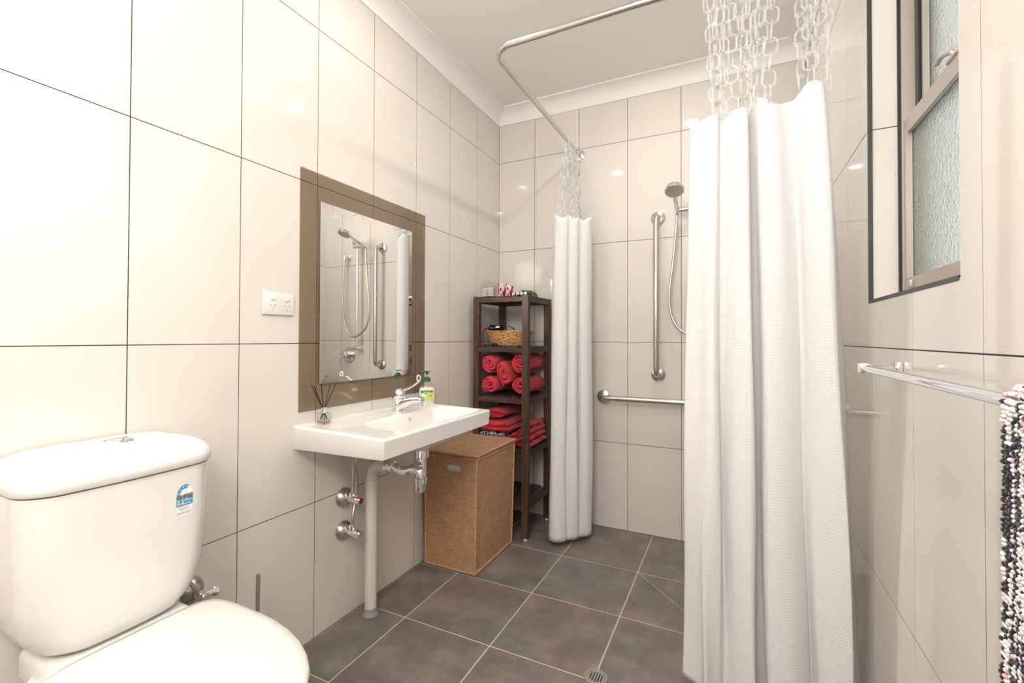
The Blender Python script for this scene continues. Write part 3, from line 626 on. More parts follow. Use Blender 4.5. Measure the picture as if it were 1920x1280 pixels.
part('liner', G().box(hx0+.012, hx1-.012, hy0+.006, hy1-.012, .02, hh-.01), 'white_liner', hm, None)
def corner_roll(a, b, r_=.0065): 
    a = Vector(a); b = Vector(b); n = max(2, int((b-a).length/.012)); return [a.lerp(b, k/n) for k in range(n+1)]
for a in ((hx0, hy0), (hx1, hy0), (hx1, hy1), (hx0, hy1)):
    p = [fl_(q) for q in corner_roll((a[0], a[1], .008), (a[0], a[1], hh-.006))]; part('corner_binding', G().tube(p, [.0050+.0010*(k % 2) for k in range(len(p))], 7), 'seagrass_cord', hm)
for zz in (.008, hh-.008):
    g = G()
    for a, b in (((hx0, hy0), (hx1, hy0)), ((hx1, hy0), (hx1, hy1)), ((hx1, hy1), (hx0, hy1)), ((hx0, hy1), (hx0, hy0))):
        p = [fl_(q) for q in corner_roll((*a, zz), (*b, zz))]; g.tube(p, [.0048+.0010*(k % 2) for k in range(len(p))], 7)
    part('base_binding' if zz < .1 else 'top_binding', g, 'seagrass_cord', hm)
g = G(); lx0, lx1, ly0, ly1 = hx0-.004, hx1+.019, hy0-.013, hy1+.012; lz0, lz1 = hh+.003, hh+.018
quad((lx0, ly0, lz1), (lx1, ly0, lz1), (lx1, ly1, lz1), (lx0, ly1, lz1), ly0, 0, ly0+.3, .4)
quad((lx0, ly0, lz0), (lx0, ly1, lz0), (lx1, ly1, lz0), (lx1, ly0, lz0), 0, 0, .4, .3)
for a, b in (((lx0, ly0), (lx1, ly0)), ((lx1, ly0), (lx1, ly1)), ((lx1, ly1), (lx0, ly1)), ((lx0, ly1), (lx0, ly0))):
    quad((*a, lz0), (*b, lz0), (*b, lz1), (*a, lz1), 0, 0, math.dist(a, b), .015)
ld = part('lid', g, 'seagrass', hm, None)
g = G()
for a, b in (((lx0, ly0), (lx1, ly0)), ((lx1, ly0), (lx1, ly1)), ((lx1, ly1), (lx0, ly1)), ((lx0, ly1), (lx0, ly0))):
    p = corner_roll((*a, lz1-.006), (*b, lz1-.006)); g.tube(p, [.0052+.0010*(k % 2) for k in range(len(p))], 7)
part('lid_binding', g, 'seagrass_cord', ld)

# ---------------------------------------------------------------- slatted shelf unit
X0, X1, Y0, Y1, P, ZT = .036, .389, 2.336, 2.700, .036, 1.380
sh = thing('shelf_unit', ((X0+X1)/2, (Y0+Y1)/2, 0), 'tall dark-stained slatted wooden shelf unit in the corner', 'shelf')
for px in (X0, X1-P):
    for py in (Y0, Y1-P):
        o = part('post', G().rbox(px, px+P, py, py+P, .016, ZT, .0015, 1), 'wood', sh)
        part('foot', G().cyl((px+P/2, py+P/2, 0), (px+P/2, py+P/2, .016), .013, 12), 'plastic', o)
SH = [1.378, 1.088, .798, .500, .205]
for zt in SH:
    for a, b in ((X0+P, X1-P),):
        for py in (Y0+.002, Y1-.002-.022): part('rail', G().rbox(a, b, py, py+.022, zt-.034, zt-.0075, .001, 1), 'wood_x', sh)
    for px in (X0+.002, X1-.002-.022): part('rail', G().rbox(px, px+.022, Y0+P, Y1-P, zt-.034, zt-.0005, .001, 1), 'wood_y', sh)
    n = 8; w = (X1-X0-2*.025)/n
    for k in range(n):
        xa = X0+.025+w*k
        ya, yb = (Y0+P+.0005, Y1-P-.0005) if xa < X0+P or xa+w > X1-P else (Y0+.002, Y1-.002)
        part('slat', G().rbox(xa+.0030, xa+w-.0030, ya, yb, zt-.0074, zt, .001, 1), 'wood_y', sh)

# rolled towels (spiral of thick terry)
def roll(cx, cz, r0, y0, y1, turns, t, ph, sx=1, sz=1, tilt=0):
    g = G(); rings = []; n = int(turns*22); L = (y1-y0)
    for k in range(n+1):
        a = 2*PI*turns*k/n; r_ = .006+(r0-t/2-.006)*k/n; tt = t*.94 if k < n-4 else t*.94*(n-k+1)/6
        loop = []
        wob = 1+.05*math.sin(2.3*a+ph)+.03*math.sin(5*a+ph*2)
        for (ya, off) in [(-1, s_) for s_ in ()]+[(q/8*2-1, 1) for q in range(1, 8)]+[(1, 2), (1, 3), (1, 4)]+[(1-q/8*2, -1) for q in range(1, 8)]+[(-1, 5), (-1, 6), (-1, 7)]:
            if off == 1: yy, dr = ya*(L/2-tt/2), tt/2
            elif off == -1: yy, dr = ya*(L/2-tt/2), -tt/2
            else:
                an = {2: PI/4, 3: 0, 4: -PI/4, 5: -PI/4, 6: 0, 7: PI/4}[off]; yy = ya*(L/2-tt/2+tt/2*math.cos(an)); dr = tt/2*math.sin(an)
            q = r_*wob+dr+.0025*math.sin(yy*60+a*1.5+ph)
            yy += .006*math.sin(a*1.3+ph)+.004*math.sin(3.1*a+ph)
            px, pz = q*math.cos(a+ph)*sx, q*math.sin(a+ph)*sz
            loop.append(Vector((cx+px*math.cos(tilt)-pz*math.sin(tilt), (y0+y1)/2+yy, cz+px*math.sin(tilt)+pz*math.cos(tilt))))
        rings.append(loop)
    return g.loft(rings)
zs = SH[2]
for (cx, cz, r_, ya, tn, ph, sx, sz, ti, lab) in (
    (.1360, zs+.0615, .0575, 2.352, 2.6, .4, 1.0, .98, 0, 'rolled red towel at the bottom left of the pile of rolls on the middle shelf'),
    (.1350, zs+.188, .0585, 2.350, 2.6, 1.5, .98, 1.02, 0, 'rolled red towel at the top left of the pile of rolls on the middle shelf'),
    (.2260, zs+.130, .0650, 2.356, 2.3, 2.2, .64, 1.38, .26, 'flattened red towel roll leaning upright in the middle of the pile'),
    (.3170, zs+.0645, .0600, 2.388, 2.6, 2.9, .98, .98, 0, 'rolled red towel at the bottom right of the pile behind the front post'),
    (.3150, zs+.190, .0605, 2.386, 2.8, .2, 1.02, 1.0, 0, 'rolled red towel at the top right of the pile behind the front post')):
    single('towel_roll', roll(cx, cz, r_, ya, 2.657, tn, .0185, ph, sx, sz, ti), 'terry', (cx, 2.5, cz-r_), lab, 'towel', 'rolled red towels on the middle shelf', 80)

# folded cloths on the fourth shelf
def folded(x0, x1, y0, y1, z0, z1, layers, seed, amp=.006):
    g = G(); h = (z1-z0)/layers
    for k in range(layers):
        def fn(p, k=k):
            n_ = noise.noise(Vector((p.x*14+seed, p.y*12, p.z*30+k*3.1))); n2_ = noise.noise(Vector((p.x*9, p.y*9+seed*2, k*5.3)))
            t = (p.z-z0)/(z1-z0); return Vector((p.x+amp*.7*n2_*math.copysign(1, p.x-(x0+x1)/2), p.y+amp*n_, min(z1+amp*.4, max(z0, p.z+amp*.8*n_*t))))
        bm = bmesh.new(); bmesh.ops.create_cube(bm, size=1)
        a, b = z0+h*k+.0004, z0+h*(k+1)-.0004
        for v_ in bm.verts: v_.co = Vector((x0 if v_.co.x < 0 else x1, y0 if v_.co.y < 0 else y1, a if v_.co.z < 0 else b))
        bmesh.ops.bevel(bm, geom=bm.edges[:], offset=h*.46, segments=3, profile=.5, affect='EDGES')
        bmesh.ops.subdivide_edges(bm, edges=[e for e in bm.edges if e.calc_length() > .05], cuts=12, use_grid_fill=True)
        bmesh.ops.triangulate(bm, faces=[f_ for f_ in bm.faces if len(f_.verts) > 4]); bm.verts.index_update()
        g.add([fn(v_.co) for v_ in bm.verts], [[v_.index for v_ in f_.verts] for f_ in bm.faces]); bm.free()
    return g
zs = SH[3]
single('folded_cloth', folded(.076, .226, 2.350, 2.665, zs+.001, zs+.040, 2, 1.0, .003), 'orange_cloth', (.15, 2.5, zs), 'orange folded cloth at the bottom of the lower towel shelf', 'cloth', None, 60)
single('patterned_towel', folded(.074, .232, 2.346, 2.665, zs+.0425, zs+.088, 2, 2.0, .004), 'pattern_cloth', (.15, 2.5, zs+.042), 'folded black towel with bright pattern under red towels', 'towel', None, 60)
single('folded_towel', folded(.078, .262, 2.345, 2.655, zs+.092, zs+.152, 2, 3.0, .012), 'terry2', (.17, 2.5, zs+.092), 'folded red towel resting on the patterned towel', 'towel', 'folded red towels on the lower shelf', 60)
single('folded_towel', roll(.168, zs+.194, .068, 2.352, 2.655, 2.2, .026, 2.6, 1.25, .50), 'terry2', (.16, 2.5, zs+.157), 'folded red towel on top of the lower shelf stack', 'towel', 'folded red towels on the lower shelf', 60)
g = G()
for k in range(4):
    nx, ny = 26, 26; rings = []
    xa, xb = .242+.012*(k % 2), .383-.004*k
    def top(x_, y_, q): return zs+.004+(k+q)*(.019+.030*sstep(.26, .37, x_)*.6)+.011*noise.noise(Vector((x_*26+y_*14, y_*17-x_*9, k*1.7)))+.004*noise.noise(Vector((x_*60, y_*40, k*3.1+5)))
    rows = []
    for i in range(nx+1):
        x_ = xa+(xb-xa)*i/nx; row = []
        for j in range(ny+1):
            y_ = 2.388-.010*(k % 2)+(.262)*j/ny; e = min(1, 6*min(i, nx-i)/nx, 6*min(j, ny-j)/ny); mid = .5; row.append((x_, y_, max(zs+.0012, top(x_, y_, .5+.45*math.sqrt(max(0, 1-(1-e)**2)))), max(zs+.001, top(x_, y_, .5-.45*math.sqrt(max(0, 1-(1-e)**2))))))
        rows.append(row)
    m_ = ny+1
    g.add([(p[0], p[1], p[2]) for r_ in rows for p in r_], [(i*m_+j, (i+1)*m_+j, (i+1)*m_+j+1, i*m_+j+1) for i in range(nx) for j in range(ny)])
    g.add([(p[0], p[1], p[3]) for r_ in rows for p in r_], [(i*m_+j, (i+1)*m_+j, (i+1)*m_+j+1, i*m_+j+1) for i in range(nx) for j in range(ny)])
single('satin_cloth', g, 'satin', (.31, 2.5, zs), 'crumpled shiny red satin cloth beside the folded towels', 'cloth', None, 80)

# wicker basket on the second shelf
zs = SH[1]; KX, KY = .205, 2.475
wb_ = thing('wicker_basket', (KX, KY, zs), 'shallow oval straw basket on the upper shelf', 'basket')
def bring(t, inner=0, weave_=True, N=30, sub=5, rows=9):
    a_, b_ = .112+.034*t**.8-inner, .078+.026*t**.8-inner; out_ = []
    for k in range(N*sub):
        th = 2*PI*k/(N*sub); row = t*rows
        w_ = .0036*math.cos(PI*(k/sub+math.floor(row)))*abs(math.sin(PI*(row % 1))) if weave_ else 0
        w_ += .0022*abs(math.sin(PI*(row % 1))) if weave_ else 0
        out_.append(Vector((KX+(a_+w_)*math.cos(th), KY+(b_+w_)*math.sin(th), zs+.002+.082*t)))
    return out_
part('woven_side', G().loft([bring(k/45) for k in range(46)]+[bring(k/6, .008, False) for k in range(6, -1, -1)]), 'wicker', wb_, 70)
rim = [Vector((KX+.144*math.cos(2*PI*k/120), KY+.102*math.sin(2*PI*k/120), zs+.086+.0015*math.sin(k*.9))) for k in range(120)]
part('rim', G().tube(rim, [.0058+.0012*math.sin(k*1.3) for k in range(120)], 8, True), 'wicker', wb_, 70)
hd = thing('hair_dryer', (.145, 2.475, zs+.02), 'black hair dryer with cable lying in the straw basket', 'hair dryer')
part('barrel', G().lathe([(.012, 0), (.020, .004), (.023, .03), (.021, .07), (.015, .085), (.012, .086)], (.098, 2.415, zs+.108), (.75, .55, -.12), 20), 'black_gloss', hd)
part('handle', G().tube([(.135, 2.445, zs+.100), (.170, 2.455, zs+.066), (.20, 2.46, zs+.04)], [.013, .013, .011], 12), 'black_gloss', hd)
part('cable', G().tube(smooth_path([(.20, 2.46, zs+.04), (.235, 2.45, zs+.05), (.24, 2.475, zs+.095), (.20, 2.49, zs+.118), (.16, 2.47, zs+.123), (.125, 2.43, zs+.112), (.100, 2.385, zs+.105), (.0805, 2.376, zs+.09), (.0790, 2.374, zs+.05), (.085, 2.371, zs+.012), (.105, 2.366, zs+.0045), (.15, 2.362, zs+.004)], 7), .0029, 8), 'black_gloss', hd)
part('cable_tag', G().rbox(.150, .176, 2.402, 2.404, zs+.108, zs+.118, .0005, 1), 'label_white', hd)
part('plug', G().rbox(.148, .182, 2.353, 2.371, zs+.0012, zs+.018, .004, 2), 'black_gloss', hd)

# things on top of the shelf unit
zs = SH[0]+.0004
jr = thing('glass_jar', (.098, 2.418, zs), 'clear glass jar with domed lid full of white cotton pads', 'jar')
part('jar_body', G().lathe([(.046, 0), (.050, .003), (.052, .03), (.052, .066), (.050, .068), (.0485, .066), (.0485, .006), (0, .005)], (.098, 2.418, zs), (0, 0, 1), 30), 'clear', jr, 40)
part('jar_lid', G().lathe([(.053, .069), (.053, .074), (.048, .085), (.036, .095), (.018, .0995), (.006, .1005), (0, .101)], (.098, 2.418, zs), (0, 0, 1), 30), 'clear', jr, 60)
for q, (dx, dy) in enumerate(((-.021, -.014), (.022, -.016), (.003, .024))):
    for k in range(5): part('cotton_pad', G().lathe([(.017, .0), (.020, .002), (.0205, .005), (.020, .008), (.017, .0098)], (.098+dx, 2.418+dy, zs+.006+.0105*k), (0, 0, 1), 14), 'white_liner', jr, 60)
for tx, ty, lab in ((.177, 2.437, 'taller red and white flecked tumbler next to the glass jar'), (.236, 2.412, 'shorter red and white flecked tumbler further from the glass jar')):
    hgt = .086 if tx < .2 else .066
    single('tumbler', G().lathe([(.0, 0), (.022, 0), (.024, .002), (.0275, hgt), (.0262, hgt+.0008), (.0225, .008), (0, .007)], (tx, ty, zs), (0, 0, 1), 26), 'tumbler', (tx, ty, zs), lab, 'glass', 'tumblers on the shelf unit', 40)
for k, (lab, dz) in enumerate((('leftmost small silver-capped tube lying on the shelf top', 0), ('second small silver-capped tube from the tumblers', 0), ('third small silver-capped tube from the tumblers', 0), ('rightmost small silver-capped tube near the green packet', 0))):
    cx = .284+.0245*k; t = thing('toiletry_tube', (cx, 2.40, zs), lab, 'tube', 'small tubes on the shelf unit')
    part('barrel', G().cyl((cx, 2.372, zs+.0117), (cx+.004, 2.425, zs+.0117), .0115, 16), 'black_gloss', t)
    part('cap', G().lathe([(.0, -.0045), (.0085, -.004), (.0112, -.0015), (.0114, .006)], (cx, 2.371, zs+.0117), (.075, 1, 0), 16), 'chrome', t)
g = G(); b0 = [Vector(p) for p in ((.300, 2.455, zs), (.372, 2.448, zs), (.380, 2.515, zs), (.306, 2.520, zs))]; t0 = [Vector(p) for p in ((.296, 2.462, zs+.036), (.358, 2.470, zs+.033), (.366, 2.500, zs+.030), (.312, 2.505, zs+.034))]
md = [(a+b)/2+Vector((0, 0, .004)) for a, b in zip(b0, t0)]
g.loft([b0, md, t0]); g.add([t0[0]+Vector((-.012, -.008, .006)), t0[1]+Vector((.004, -.004, .003)), t0[1], t0[0]], [(0, 1, 2, 3)])
single('foil_packet', g, 'green_foil', (.34, 2.485, zs), 'crumpled olive green foil packet on the shelf top', 'packet', None, 20)
single('paper_slip', G().add([(.330, 2.56, zs+.0004), (.384, 2.55, zs+.0004), (.386, 2.64, zs+.0006), (.335, 2.645, zs+.0006), (.330, 2.56, zs+.0014), (.384, 2.55, zs+.0020), (.386, 2.64, zs+.004), (.335, 2.645, zs+.002)], [(0, 1, 2, 3), (4, 5, 6, 7), (0, 1, 5, 4), (1, 2, 6, 5), (2, 3, 7, 6), (3, 0, 4, 7)]), 'label_white', (.36, 2.6, zs), 'small white paper lying behind the green packet', 'paper', None, None)

# ---------------------------------------------------------------- curtain rail
RXL, RYF, RZ = .568, 1.572, 2.273
rl = thing('curtain_rail', (RXL, RYF, RZ), 'bent steel shower curtain rail fixed between two walls', 'rail')
bend = [(RXL+.085-.085*math.cos(a), RYF+.085-.085*math.sin(a), RZ) for a in [PI/2*k/10 for k in range(11)]]
part('tube', G().tube([(RXL, D-.002, RZ), (RXL, 2.2, RZ)]+bend+[(1.2, RYF, RZ), (W-.002, RYF, RZ)], .0125, 18), 'steel', rl, 60)
for p, a in (((RXL, D, RZ), (0, -1, 0)), ((W, RYF, RZ), (-1, 0, 0))):
    part('wall_flange', G().lathe([(.034, 0), (.0345, .003), (.032, .008), (.020, .011), (.0165, .013), (.0165, .022), (.013, .023)], p, a, 28), 'chrome', rl)

# ---------------------------------------------------------------- shower curtains
def link_geo():
    g = G(); pts = []; a_, b_ = .0185, .0115
    for k in range(8): an = PI*k/7; pts.append((a_*math.cos(an), 0, b_+a_*.82*math.sin(an)))
    for k in range(8): an = PI+PI*k/7; pts.append((a_*math.cos(an), 0, -b_+a_*.82*math.sin(an)))
    return g.tube(pts, .0032, 7, True)
LINK = to_mesh('link', link_geo(), 'clear_edge', Vector((0, 0, 0)), 80)
PITCH = .0480
def chain(parent, p0, p1, i, small=False):
    org = ORG[parent.name]; p0 = Vector(p0); p1 = Vector(p1); d = p1-p0; n = max(2, round(d.length/PITCH)); s_ = d.length/(n*PITCH)
    ring = [(RZ, )]
    q = d.to_track_quat('-Z', 'Y')
    if small:
        g = G(); base = link_geo()
        for k in range(n):
            R = q.to_matrix().to_4x4() @ Matrix.Rotation((k % 2)*PI/2+i*1.1+random.uniform(-.3, .3), 4, 'Z'); R.translation = p0+d*((k+.5)/n)
            g.add([R @ v_ for v_ in base.v], base.f)
        return part('chain', g, 'clear_edge', parent, 80)
    o = bpy.data.objects.new('chain', None); o.empty_display_size = .02; COL.objects.link(o); o.parent = parent; o.location = p0-org; ORG[o.name] = p0
    for k in range(n):
        l = bpy.data.objects.new('link', LINK); COL.objects.link(l); l.parent = o; l.location = d*((k+.5)/n); l.rotation_mode = 'QUATERNION'
        l.rotation_quaternion = q @ Matrix.Rotation((k % 2)*PI/2+i*.9+random.uniform(-.25, .25), 4, 'Z').to_quaternion()
    return o
def cloth(top, bot, zt_fn, zb_, nv=60, seam=()):
    a = smooth_path([(x_, y_, 0) for x_, y_ in top], 9); b = smooth_path([(x_, y_, 0) for x_, y_ in bot], 9); n = len(a)
    L = [0]
    for k in range(1, n): L.append(L[-1]+(b[k]-b[k-1]).length)
    g = G(); vs_, uv = [], []
    for j in range(nv+1):
        t = j/nv
        for k in range(n):
            e = t**.75; p = a[k].lerp(b[k], e); zt = zt_fn(k/(n-1)); z_ = zt+(zb_-zt)*t
            p.x += .005*math.sin(z_*5+k*.13)*t; p.y += .006*math.sin(z_*4.3+k*.21+1)*t
            vs_.append(Vector((p.x, p.y, z_))); uv.append((L[k], z_))
    fs = [(j*n+k, j*n+k+1, (j+1)*n+k+1, (j+1)*n+k) for j in range(nv) for k in range(n-1)]
    g.add(vs_, fs, uv); return g, a
# near curtain
top = [(1.299, 1.600), (1.330, 1.577), (1.358, 1.564), (1.380, 1.562), (1.384, 1.578), (1.381, 1.592), (1.404, 1.594), (1.432, 1.575), (1.454, 1.566), (1.466, 1.578), (1.460, 1.604), (1.466, 1.622), (1.478, 1.604), (1.492, 1.575), (1.513, 1.556), (1.538, 1.562), (1.562, 1.585), (1.586, 1.592), (1.602, 1.574), (1.620, 1.553), (1.645, 1.545), (1.662, 1.562), (1.664, 1.600), (1.674, 1.640)]
bot = [(1.270+(x_-1.299)*1.27+.012*math.sin(k*1.7), 1.572+(y_-1.578)*1.45+.006*math.sin(k*2.3)) for k, (x_, y_) in enumerate(top)]
cs = thing('shower_curtain', (1.50, RYF, .03), 'white waffle shower curtain on clear plastic chains nearest the window', 'curtain')
att = [(.02, 1.832), (.12, 1.842), (.2, 1.845), (.30, 1.850), (.40, 1.846), (.45, 1.850), (.55, 1.876), (.66, 1.840), (.74, 1.850), (.84, 1.878), (.92, 1.868), (1.0, 1.842)]
def zt_front(s_):
    if s_ <= att[0][0]: return att[0][1]
    for a, b in zip(att[:-1], att[1:]):
        if a[0] <= s_ <= b[0]: t = (s_-a[0])/(b[0]-a[0]); return a[1]+(b[1]-a[1])*(t*t*(3-2*t))
    return att[-1][1]
g, pa = cloth(top, bot, zt_front, .028, 90)
cl = part('cloth', g, 'waffle', cs, 85)
md_ = cl.modifiers.new('thickness', 'SOLIDIFY'); md_.thickness = .0014; md_.offset = 0
N = len(pa)-1
for i, (sx_, xt) in enumerate(((.13, 1.352), (.16, 1.362), (.20, 1.388), (.24, 1.398), (.29, 1.414), (.36, 1.440), (.44, 1.463), (.52, 1.482), (.55, 1.497), (.575, 1.512), (.62, 1.540), (.80, 1.604), (.84, 1.622), (.89, 1.650), (.94, 1.672))):
    p = pa[round(sx_*N)]; chain(cs, (xt, RYF+.004*math.sin(i*3), RZ+.006), (p.x, p.y, zt_front(sx_)-.008), i)
# far curtain
top2 = [(.545, 2.61), (.530, 2.56), (.548, 2.50), (.528, 2.45), (.520, 2.405), (.540, 2.375), (.575, 2.372), (.600, 2.395), (.598, 2.420), (.615, 2.420), (.640, 2.435), (.645, 2.460), (.640, 2.480), (.660, 2.480), (.685, 2.500), (.695, 2.54), (.672, 2.575), (.640, 2.585), (.625, 2.61), (.645, 2.645)]
bot2 = [(.600+(x_-.605)*1.15, 2.49+(y_-2.49)*1.12-.008) for x_, y_ in top2]
c2 = thing('shower_curtain', (.60, 2.48, .03), 'white waffle shower curtain bunched beside the shelf unit', 'curtain')
def zt_back(s_): return 1.815+.014*math.sin(s_*34)
g, pb = cloth(top2, bot2, zt_back, .030, 70)
cl = part('cloth', g, 'waffle', c2, 85); md_ = cl.modifiers.new('thickness', 'SOLIDIFY'); md_.thickness = .0014; md_.offset = 0
N = len(pb)-1
for i in range(13):
    s_ = .06+.9*i/12; p = pb[round(s_*N)]; chain(c2, (RXL, 2.45+.215*((i*5) % 13)/12, RZ+.004), (p.x*.6+.588*.4, p.y, zt_back(s_)-.006), i, True)

# ---------------------------------------------------------------- grab rails and shower on the back wall
def grab(name, path, ends, lab, r_=.016):
    t = thing(name, ends[0], lab, 'grab rail')
    part('bar', G().tube(path, r_, 20), 'steel', t, 60)
    for e, a in ends_axes: part('wall_flange', G().lathe([(.039, 0), (.040, .003), (.038, .009), (.030, .013), (.020, .0145), (.0165, .016)], e, a, 32), 'steel', t)
    return t
def arc_out(c, dirn, out, r_=.03, n=6):                 # quarter bend from the wall into the bar direction
    c = Vector(c); d = Vector(dirn); o = Vector(out); return [c+o*(.045)+o*r_*math.sin(a)+d*(r_-r_*math.cos(a)) for a in [PI/2*k/n for k in range(n+1)]]
ends_axes = [((1.035, D, 1.829), (0, -1, 0)), ((1.035, D, .929), (0, -1, 0))]
up_, dn = arc_out((1.035, D, 1.829), (0, 0, -1), (0, -1, 0)), arc_out((1.035, D, .929), (0, 0, 1), (0, -1, 0))
grab('grab_rail', [(1.035, D-.002, 1.829)]+up_+dn[::-1]+[(1.035, D-.002, .929)], [(1.035, D, .929)], 'upright brushed steel grab rail on the back wall')
ends_axes = [((.718, D, .786), (0, -1, 0)), ((1.62, D, .786), (0, -1, 0))]
a, b = arc_out((.718, D, .786), (1, 0, 0), (0, -1, 0)), arc_out((1.62, D, .786), (-1, 0, 0), (0, -1, 0))
grab('grab_rail', [(.718, D-.002, .786)]+a+b[::-1]+[(1.62, D-.002, .786)], [(.718, D, .786)], 'level brushed steel grab rail low on the back wall')

ss = thing('shower_set', (1.236, D, 1.05), 'chrome hand shower on a slide rail beside the upright grab rail', 'shower')
RXs, RYs = 1.236, D-.060
part('slide_rail', G().cyl((RXs, RYs, 1.035), (RXs, RYs, 1.900), .0105, 18), 'chrome', ss)
for zz in (1.055, 1.880): part('rail_bracket', G().cyl((RXs, D, zz), (RXs, RYs+.002, zz), .016, 18).cyl((RXs-.012, RYs, zz), (RXs+.048, RYs, zz), .014, 18), 'chrome', ss)
part('slider', G().cyl((RXs-.096, RYs-.010, 1.846), (RXs+.03, RYs-.010, 1.846), .0145, 18).cyl((RXs, RYs, 1.83), (RXs, RYs, 1.865), .018, 18), 'chrome', ss)
part('slider_knob', G().cyl((RXs-.045, RYs-.008, 1.868), (RXs-.045, RYs-.008, 1.888), .008, 12), 'chrome', ss)
hb = Vector((RXs-.088, RYs-.024, 1.838)); ht = Vector((1.150, 2.500, 1.895)); ax_ = Vector((.05, -.45, -1)).normalized(); hc = Vector((1.154, 2.460, 1.902))
part('handset', G().tube([hb, hb.lerp(ht, .3), hb.lerp(ht, .7), ht, hc-ax_*.004], [.0105, .0115, .013, .014, .012], 14).lathe([(.012, -.016), (.036, -.012), (.047, -.006), (.0495, 0), (.0495, .012), (.047, .015), (0, .0145)], hc, ax_, 32), 'chrome', ss)
part('spray_face', G().lathe([(.043, 0), (.043, .0012), (.030, .002), (0, .002)], hc+ax_*.0148, ax_, 28), 'steel', ss)
hose = smooth_path([hb+Vector((0, .004, -.006)), hb+Vector((-.004, .015, -.04)), (1.128, 2.662, 1.60), (1.104, 2.664, 1.36), (1.128, 2.664, 1.23), (1.190, 2.662, 1.165), (1.273, 2.655, 1.143), (1.34, 2.655, 1.22), (1.375, 2.66, 1.38), (1.384, 2.67, 1.58), (1.383, 2.682, 1.755)], 8)
part('hose', G().tube(hose, .0072, 10), 'steel', ss, 60)
part('wall_elbow', G().lathe([(.030, 0), (.031, .004), (.029, .014), (.018, .018), (.016, .045), (.012, .048)], (1.383, D, 1.785), (0, -1, 0), 24).cyl((1.383, D-.048, 1.785), (1.383, D-.050, 1.752), .0105, 14), 'chrome', ss)
mxr = thing('shower_mixer', (1.375, D, 1.0), 'round chrome shower mixer below the hand shower', 'mixer')
part('plate', G().lathe([(.062, 0), (.063, .003), (.060, .007), (.030, .009)], (1.375, D, 1.0), (0, -1, 0), 36), 'chrome', mxr)
part('body', G().lathe([(.030, .006), (.030, .035), (.026, .037), (.026, .042), (.029, .044), (.029, .066), (.024, .070), (0, .071)], (1.375, D, 1.0), (0, -1, 0), 28), 'chrome', mxr)
part('lever', G().tube([(1.385, D-.058, .992), (1.410, D-.066, .965), (1.418, D-.074, .915)], [.010, .008, .006], 10), 'chrome', mxr)

# ---------------------------------------------------------------- floor waste
fw_ = thing('floor_drain', (DR[0], DR[1], 0), 'round steel floor drain set in the slate tiles', 'drain')
dz = .0006
part('drain_ring', G().lathe([(.030, dz), (.0305, .0030), (.0385, .0030), (.0400, dz)], (DR[0], DR[1], 0), (0, 0, 1), 36), 'steel', fw_)
part('drain_plate', G().lathe([(0, .0012), (.0302, .0012), (.0302, .0020), (0, .0020)], (DR[0], DR[1], 0), (0, 0, 1), 32), 'steel', fw_)
for k in range(5):
    xk = -.018+.009*k; hl = math.sqrt(.025**2-xk*xk)*.85
    part('slot', G().rbox(DR[0]+xk-.0018, DR[0]+xk+.0018, DR[1]-hl, DR[1]+hl, .0018, .0024, .0002, 1), 'label_black', fw_, None)

# ---------------------------------------------------------------- towel rail and bath mat
TX0, TZ = 1.695, 1.069
tr_ = thing('towel_rail', (W, .85, TZ), 'chrome towel rail on the right wall under the window', 'towel rail')
part('bar', G().cyl((TX0, 1.295, TZ), (TX0, .25, TZ), .0085, 20), 'chrome', tr_)
for yy in (1.297, .255):
    part('bracket', G().rbox(TX0-.011, TX0+.011, yy-.011, yy+.011, TZ-.011, TZ+.011, .0015, 2).rbox(TX0+.011, W-.010, yy-.007, yy+.007, TZ-.004, TZ+.006, .001, 1), 'chrome', tr_)
    part('wall_block', G().rbox(W-.012, W-.0002, yy-.014, yy+.014, TZ-.016, TZ+.016, .003, 2), 'chrome', tr_)
bmz = thing('bath_mat', (TX0, .5, .46), 'black and white bobbly bath mat hanging over the towel rail', 'bath mat')
R0 = .0125; prof_ = []
for k in range(116): prof_.append((TX0-R0, TZ-.60+.60*k/116, -1, 0))
for k in range(7): a = PI-PI*k/6; prof_.append((TX0+R0*math.cos(a), TZ+R0*math.sin(a), math.cos(a), math.sin(a)))
for k in range(1, 80): prof_.append((TX0+R0, TZ-.42*k/80, 1, 0))
MY0, MY1 = .300, .664
def wav(y_, z_): return .004*math.sin(y_*23+z_*5)+.003*math.sin(y_*51)
g = G().loft([[Vector((px+(wav(y_, pz) if nx_ < -.5 else 0), y_, pz)) for px, pz, nx_, nz_ in prof_[::2]] for y_ in [MY0+(MY1-MY0)*k/20 for k in range(21)]], False, False, False)
base = part('backing', g, 'black', bmz, 60); md_ = base.modifiers.new('thickness', 'SOLIDIFY'); md_.thickness = .003; md_.offset = 0
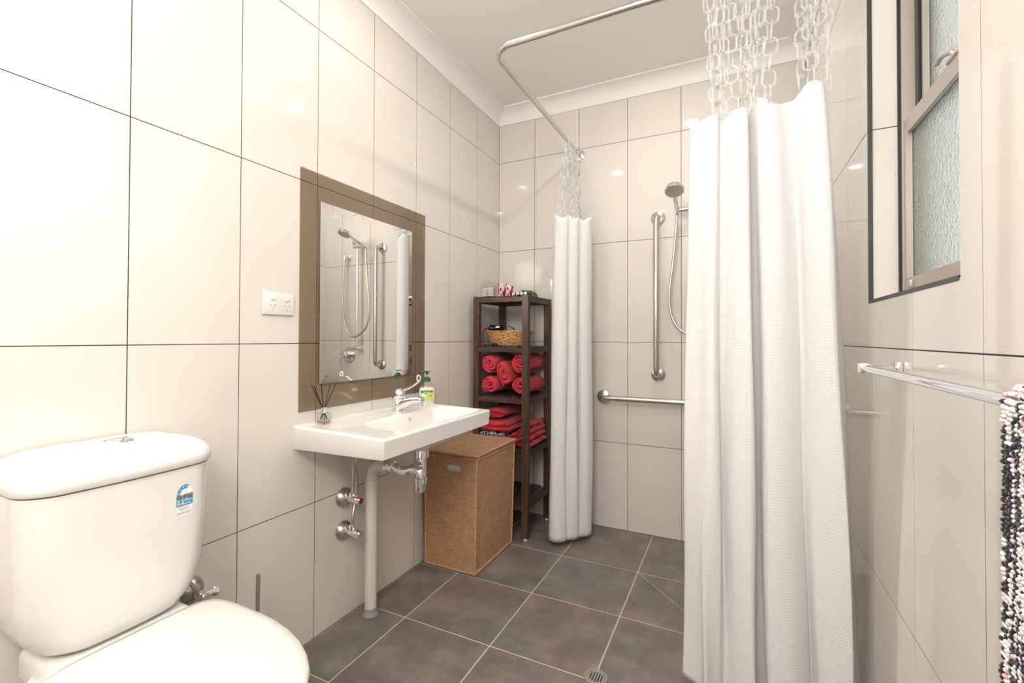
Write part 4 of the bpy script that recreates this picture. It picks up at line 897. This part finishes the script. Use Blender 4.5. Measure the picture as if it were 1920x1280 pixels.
vs_, fs, cols = [], [], []
unit = []; nu, nv = 7, 5
for i in range(1, nv):
    for k in range(nu): unit.append(Vector((math.sin(PI*i/nv)*math.cos(2*PI*k/nu), math.sin(PI*i/nv)*math.sin(2*PI*k/nu), math.cos(PI*i/nv))))
unit += [Vector((0, 0, 1)), Vector((0, 0, -1))]; uf = []
for k in range(nu):
    l = (k+1) % nu; uf.append((nu*(nv-1), k, l)); uf.append((nu*(nv-1)+1, (nv-2)*nu+l, (nv-2)*nu+k))
    for i in range(nv-2): uf.append((i*nu+k, (i+1)*nu+k, (i+1)*nu+l, i*nu+l))
ncol = int((MY1-MY0)/.0066)
for c_ in range(ncol+1):
    for q, (px, pz, nx_, nz_) in enumerate(prof_):
        y_ = MY0+.0066*c_+random.uniform(-.0018, .0018); o_ = len(vs_); ctr = Vector((px+nx_*.0045+(wav(y_, pz) if nx_ < -.5 else 0), y_, pz+nz_*.0045+random.uniform(-.0014, .0014)))
        band = noise.noise(Vector((c_*.62, q*.036+(9 if nx_ > 0 else 0), 3.3)))+.75*noise.noise(Vector((c_*1.3, q*.075, 8.1)))+.25*random.uniform(-1, 1)
        col_ = (.016, .015, .022, 1) if band > .02 else (.80, .77, .76, 1)
        if random.random() < .025: col_ = (.78, .42, .42, 1)
        rx, ry, rz = .0046*random.uniform(.8, 1.2), .0036*random.uniform(.85, 1.2), .0030*random.uniform(.85, 1.2)
        for p in unit: vs_.append(ctr+Vector((p.x*rx, p.y*ry, p.z*rz)))
        fs += [[o_+k for k in f_] for f_ in uf]; cols += [col_]*len(unit)
me = bpy.data.meshes.new('pile'); me.from_pydata([p-ORG[bmz.name] for p in vs_], [], fs); me.materials.append(MT['chenille'])
ca = me.color_attributes.new('pile', 'FLOAT_COLOR', 'POINT'); ca.data.foreach_set('color', [c_ for col_ in cols for c_ in col_])
me.polygons.foreach_set('use_smooth', [True]*len(me.polygons))
o = bpy.data.objects.new('pile', me); COL.objects.link(o); o.parent = bmz; o['kind'] = 'stuff'
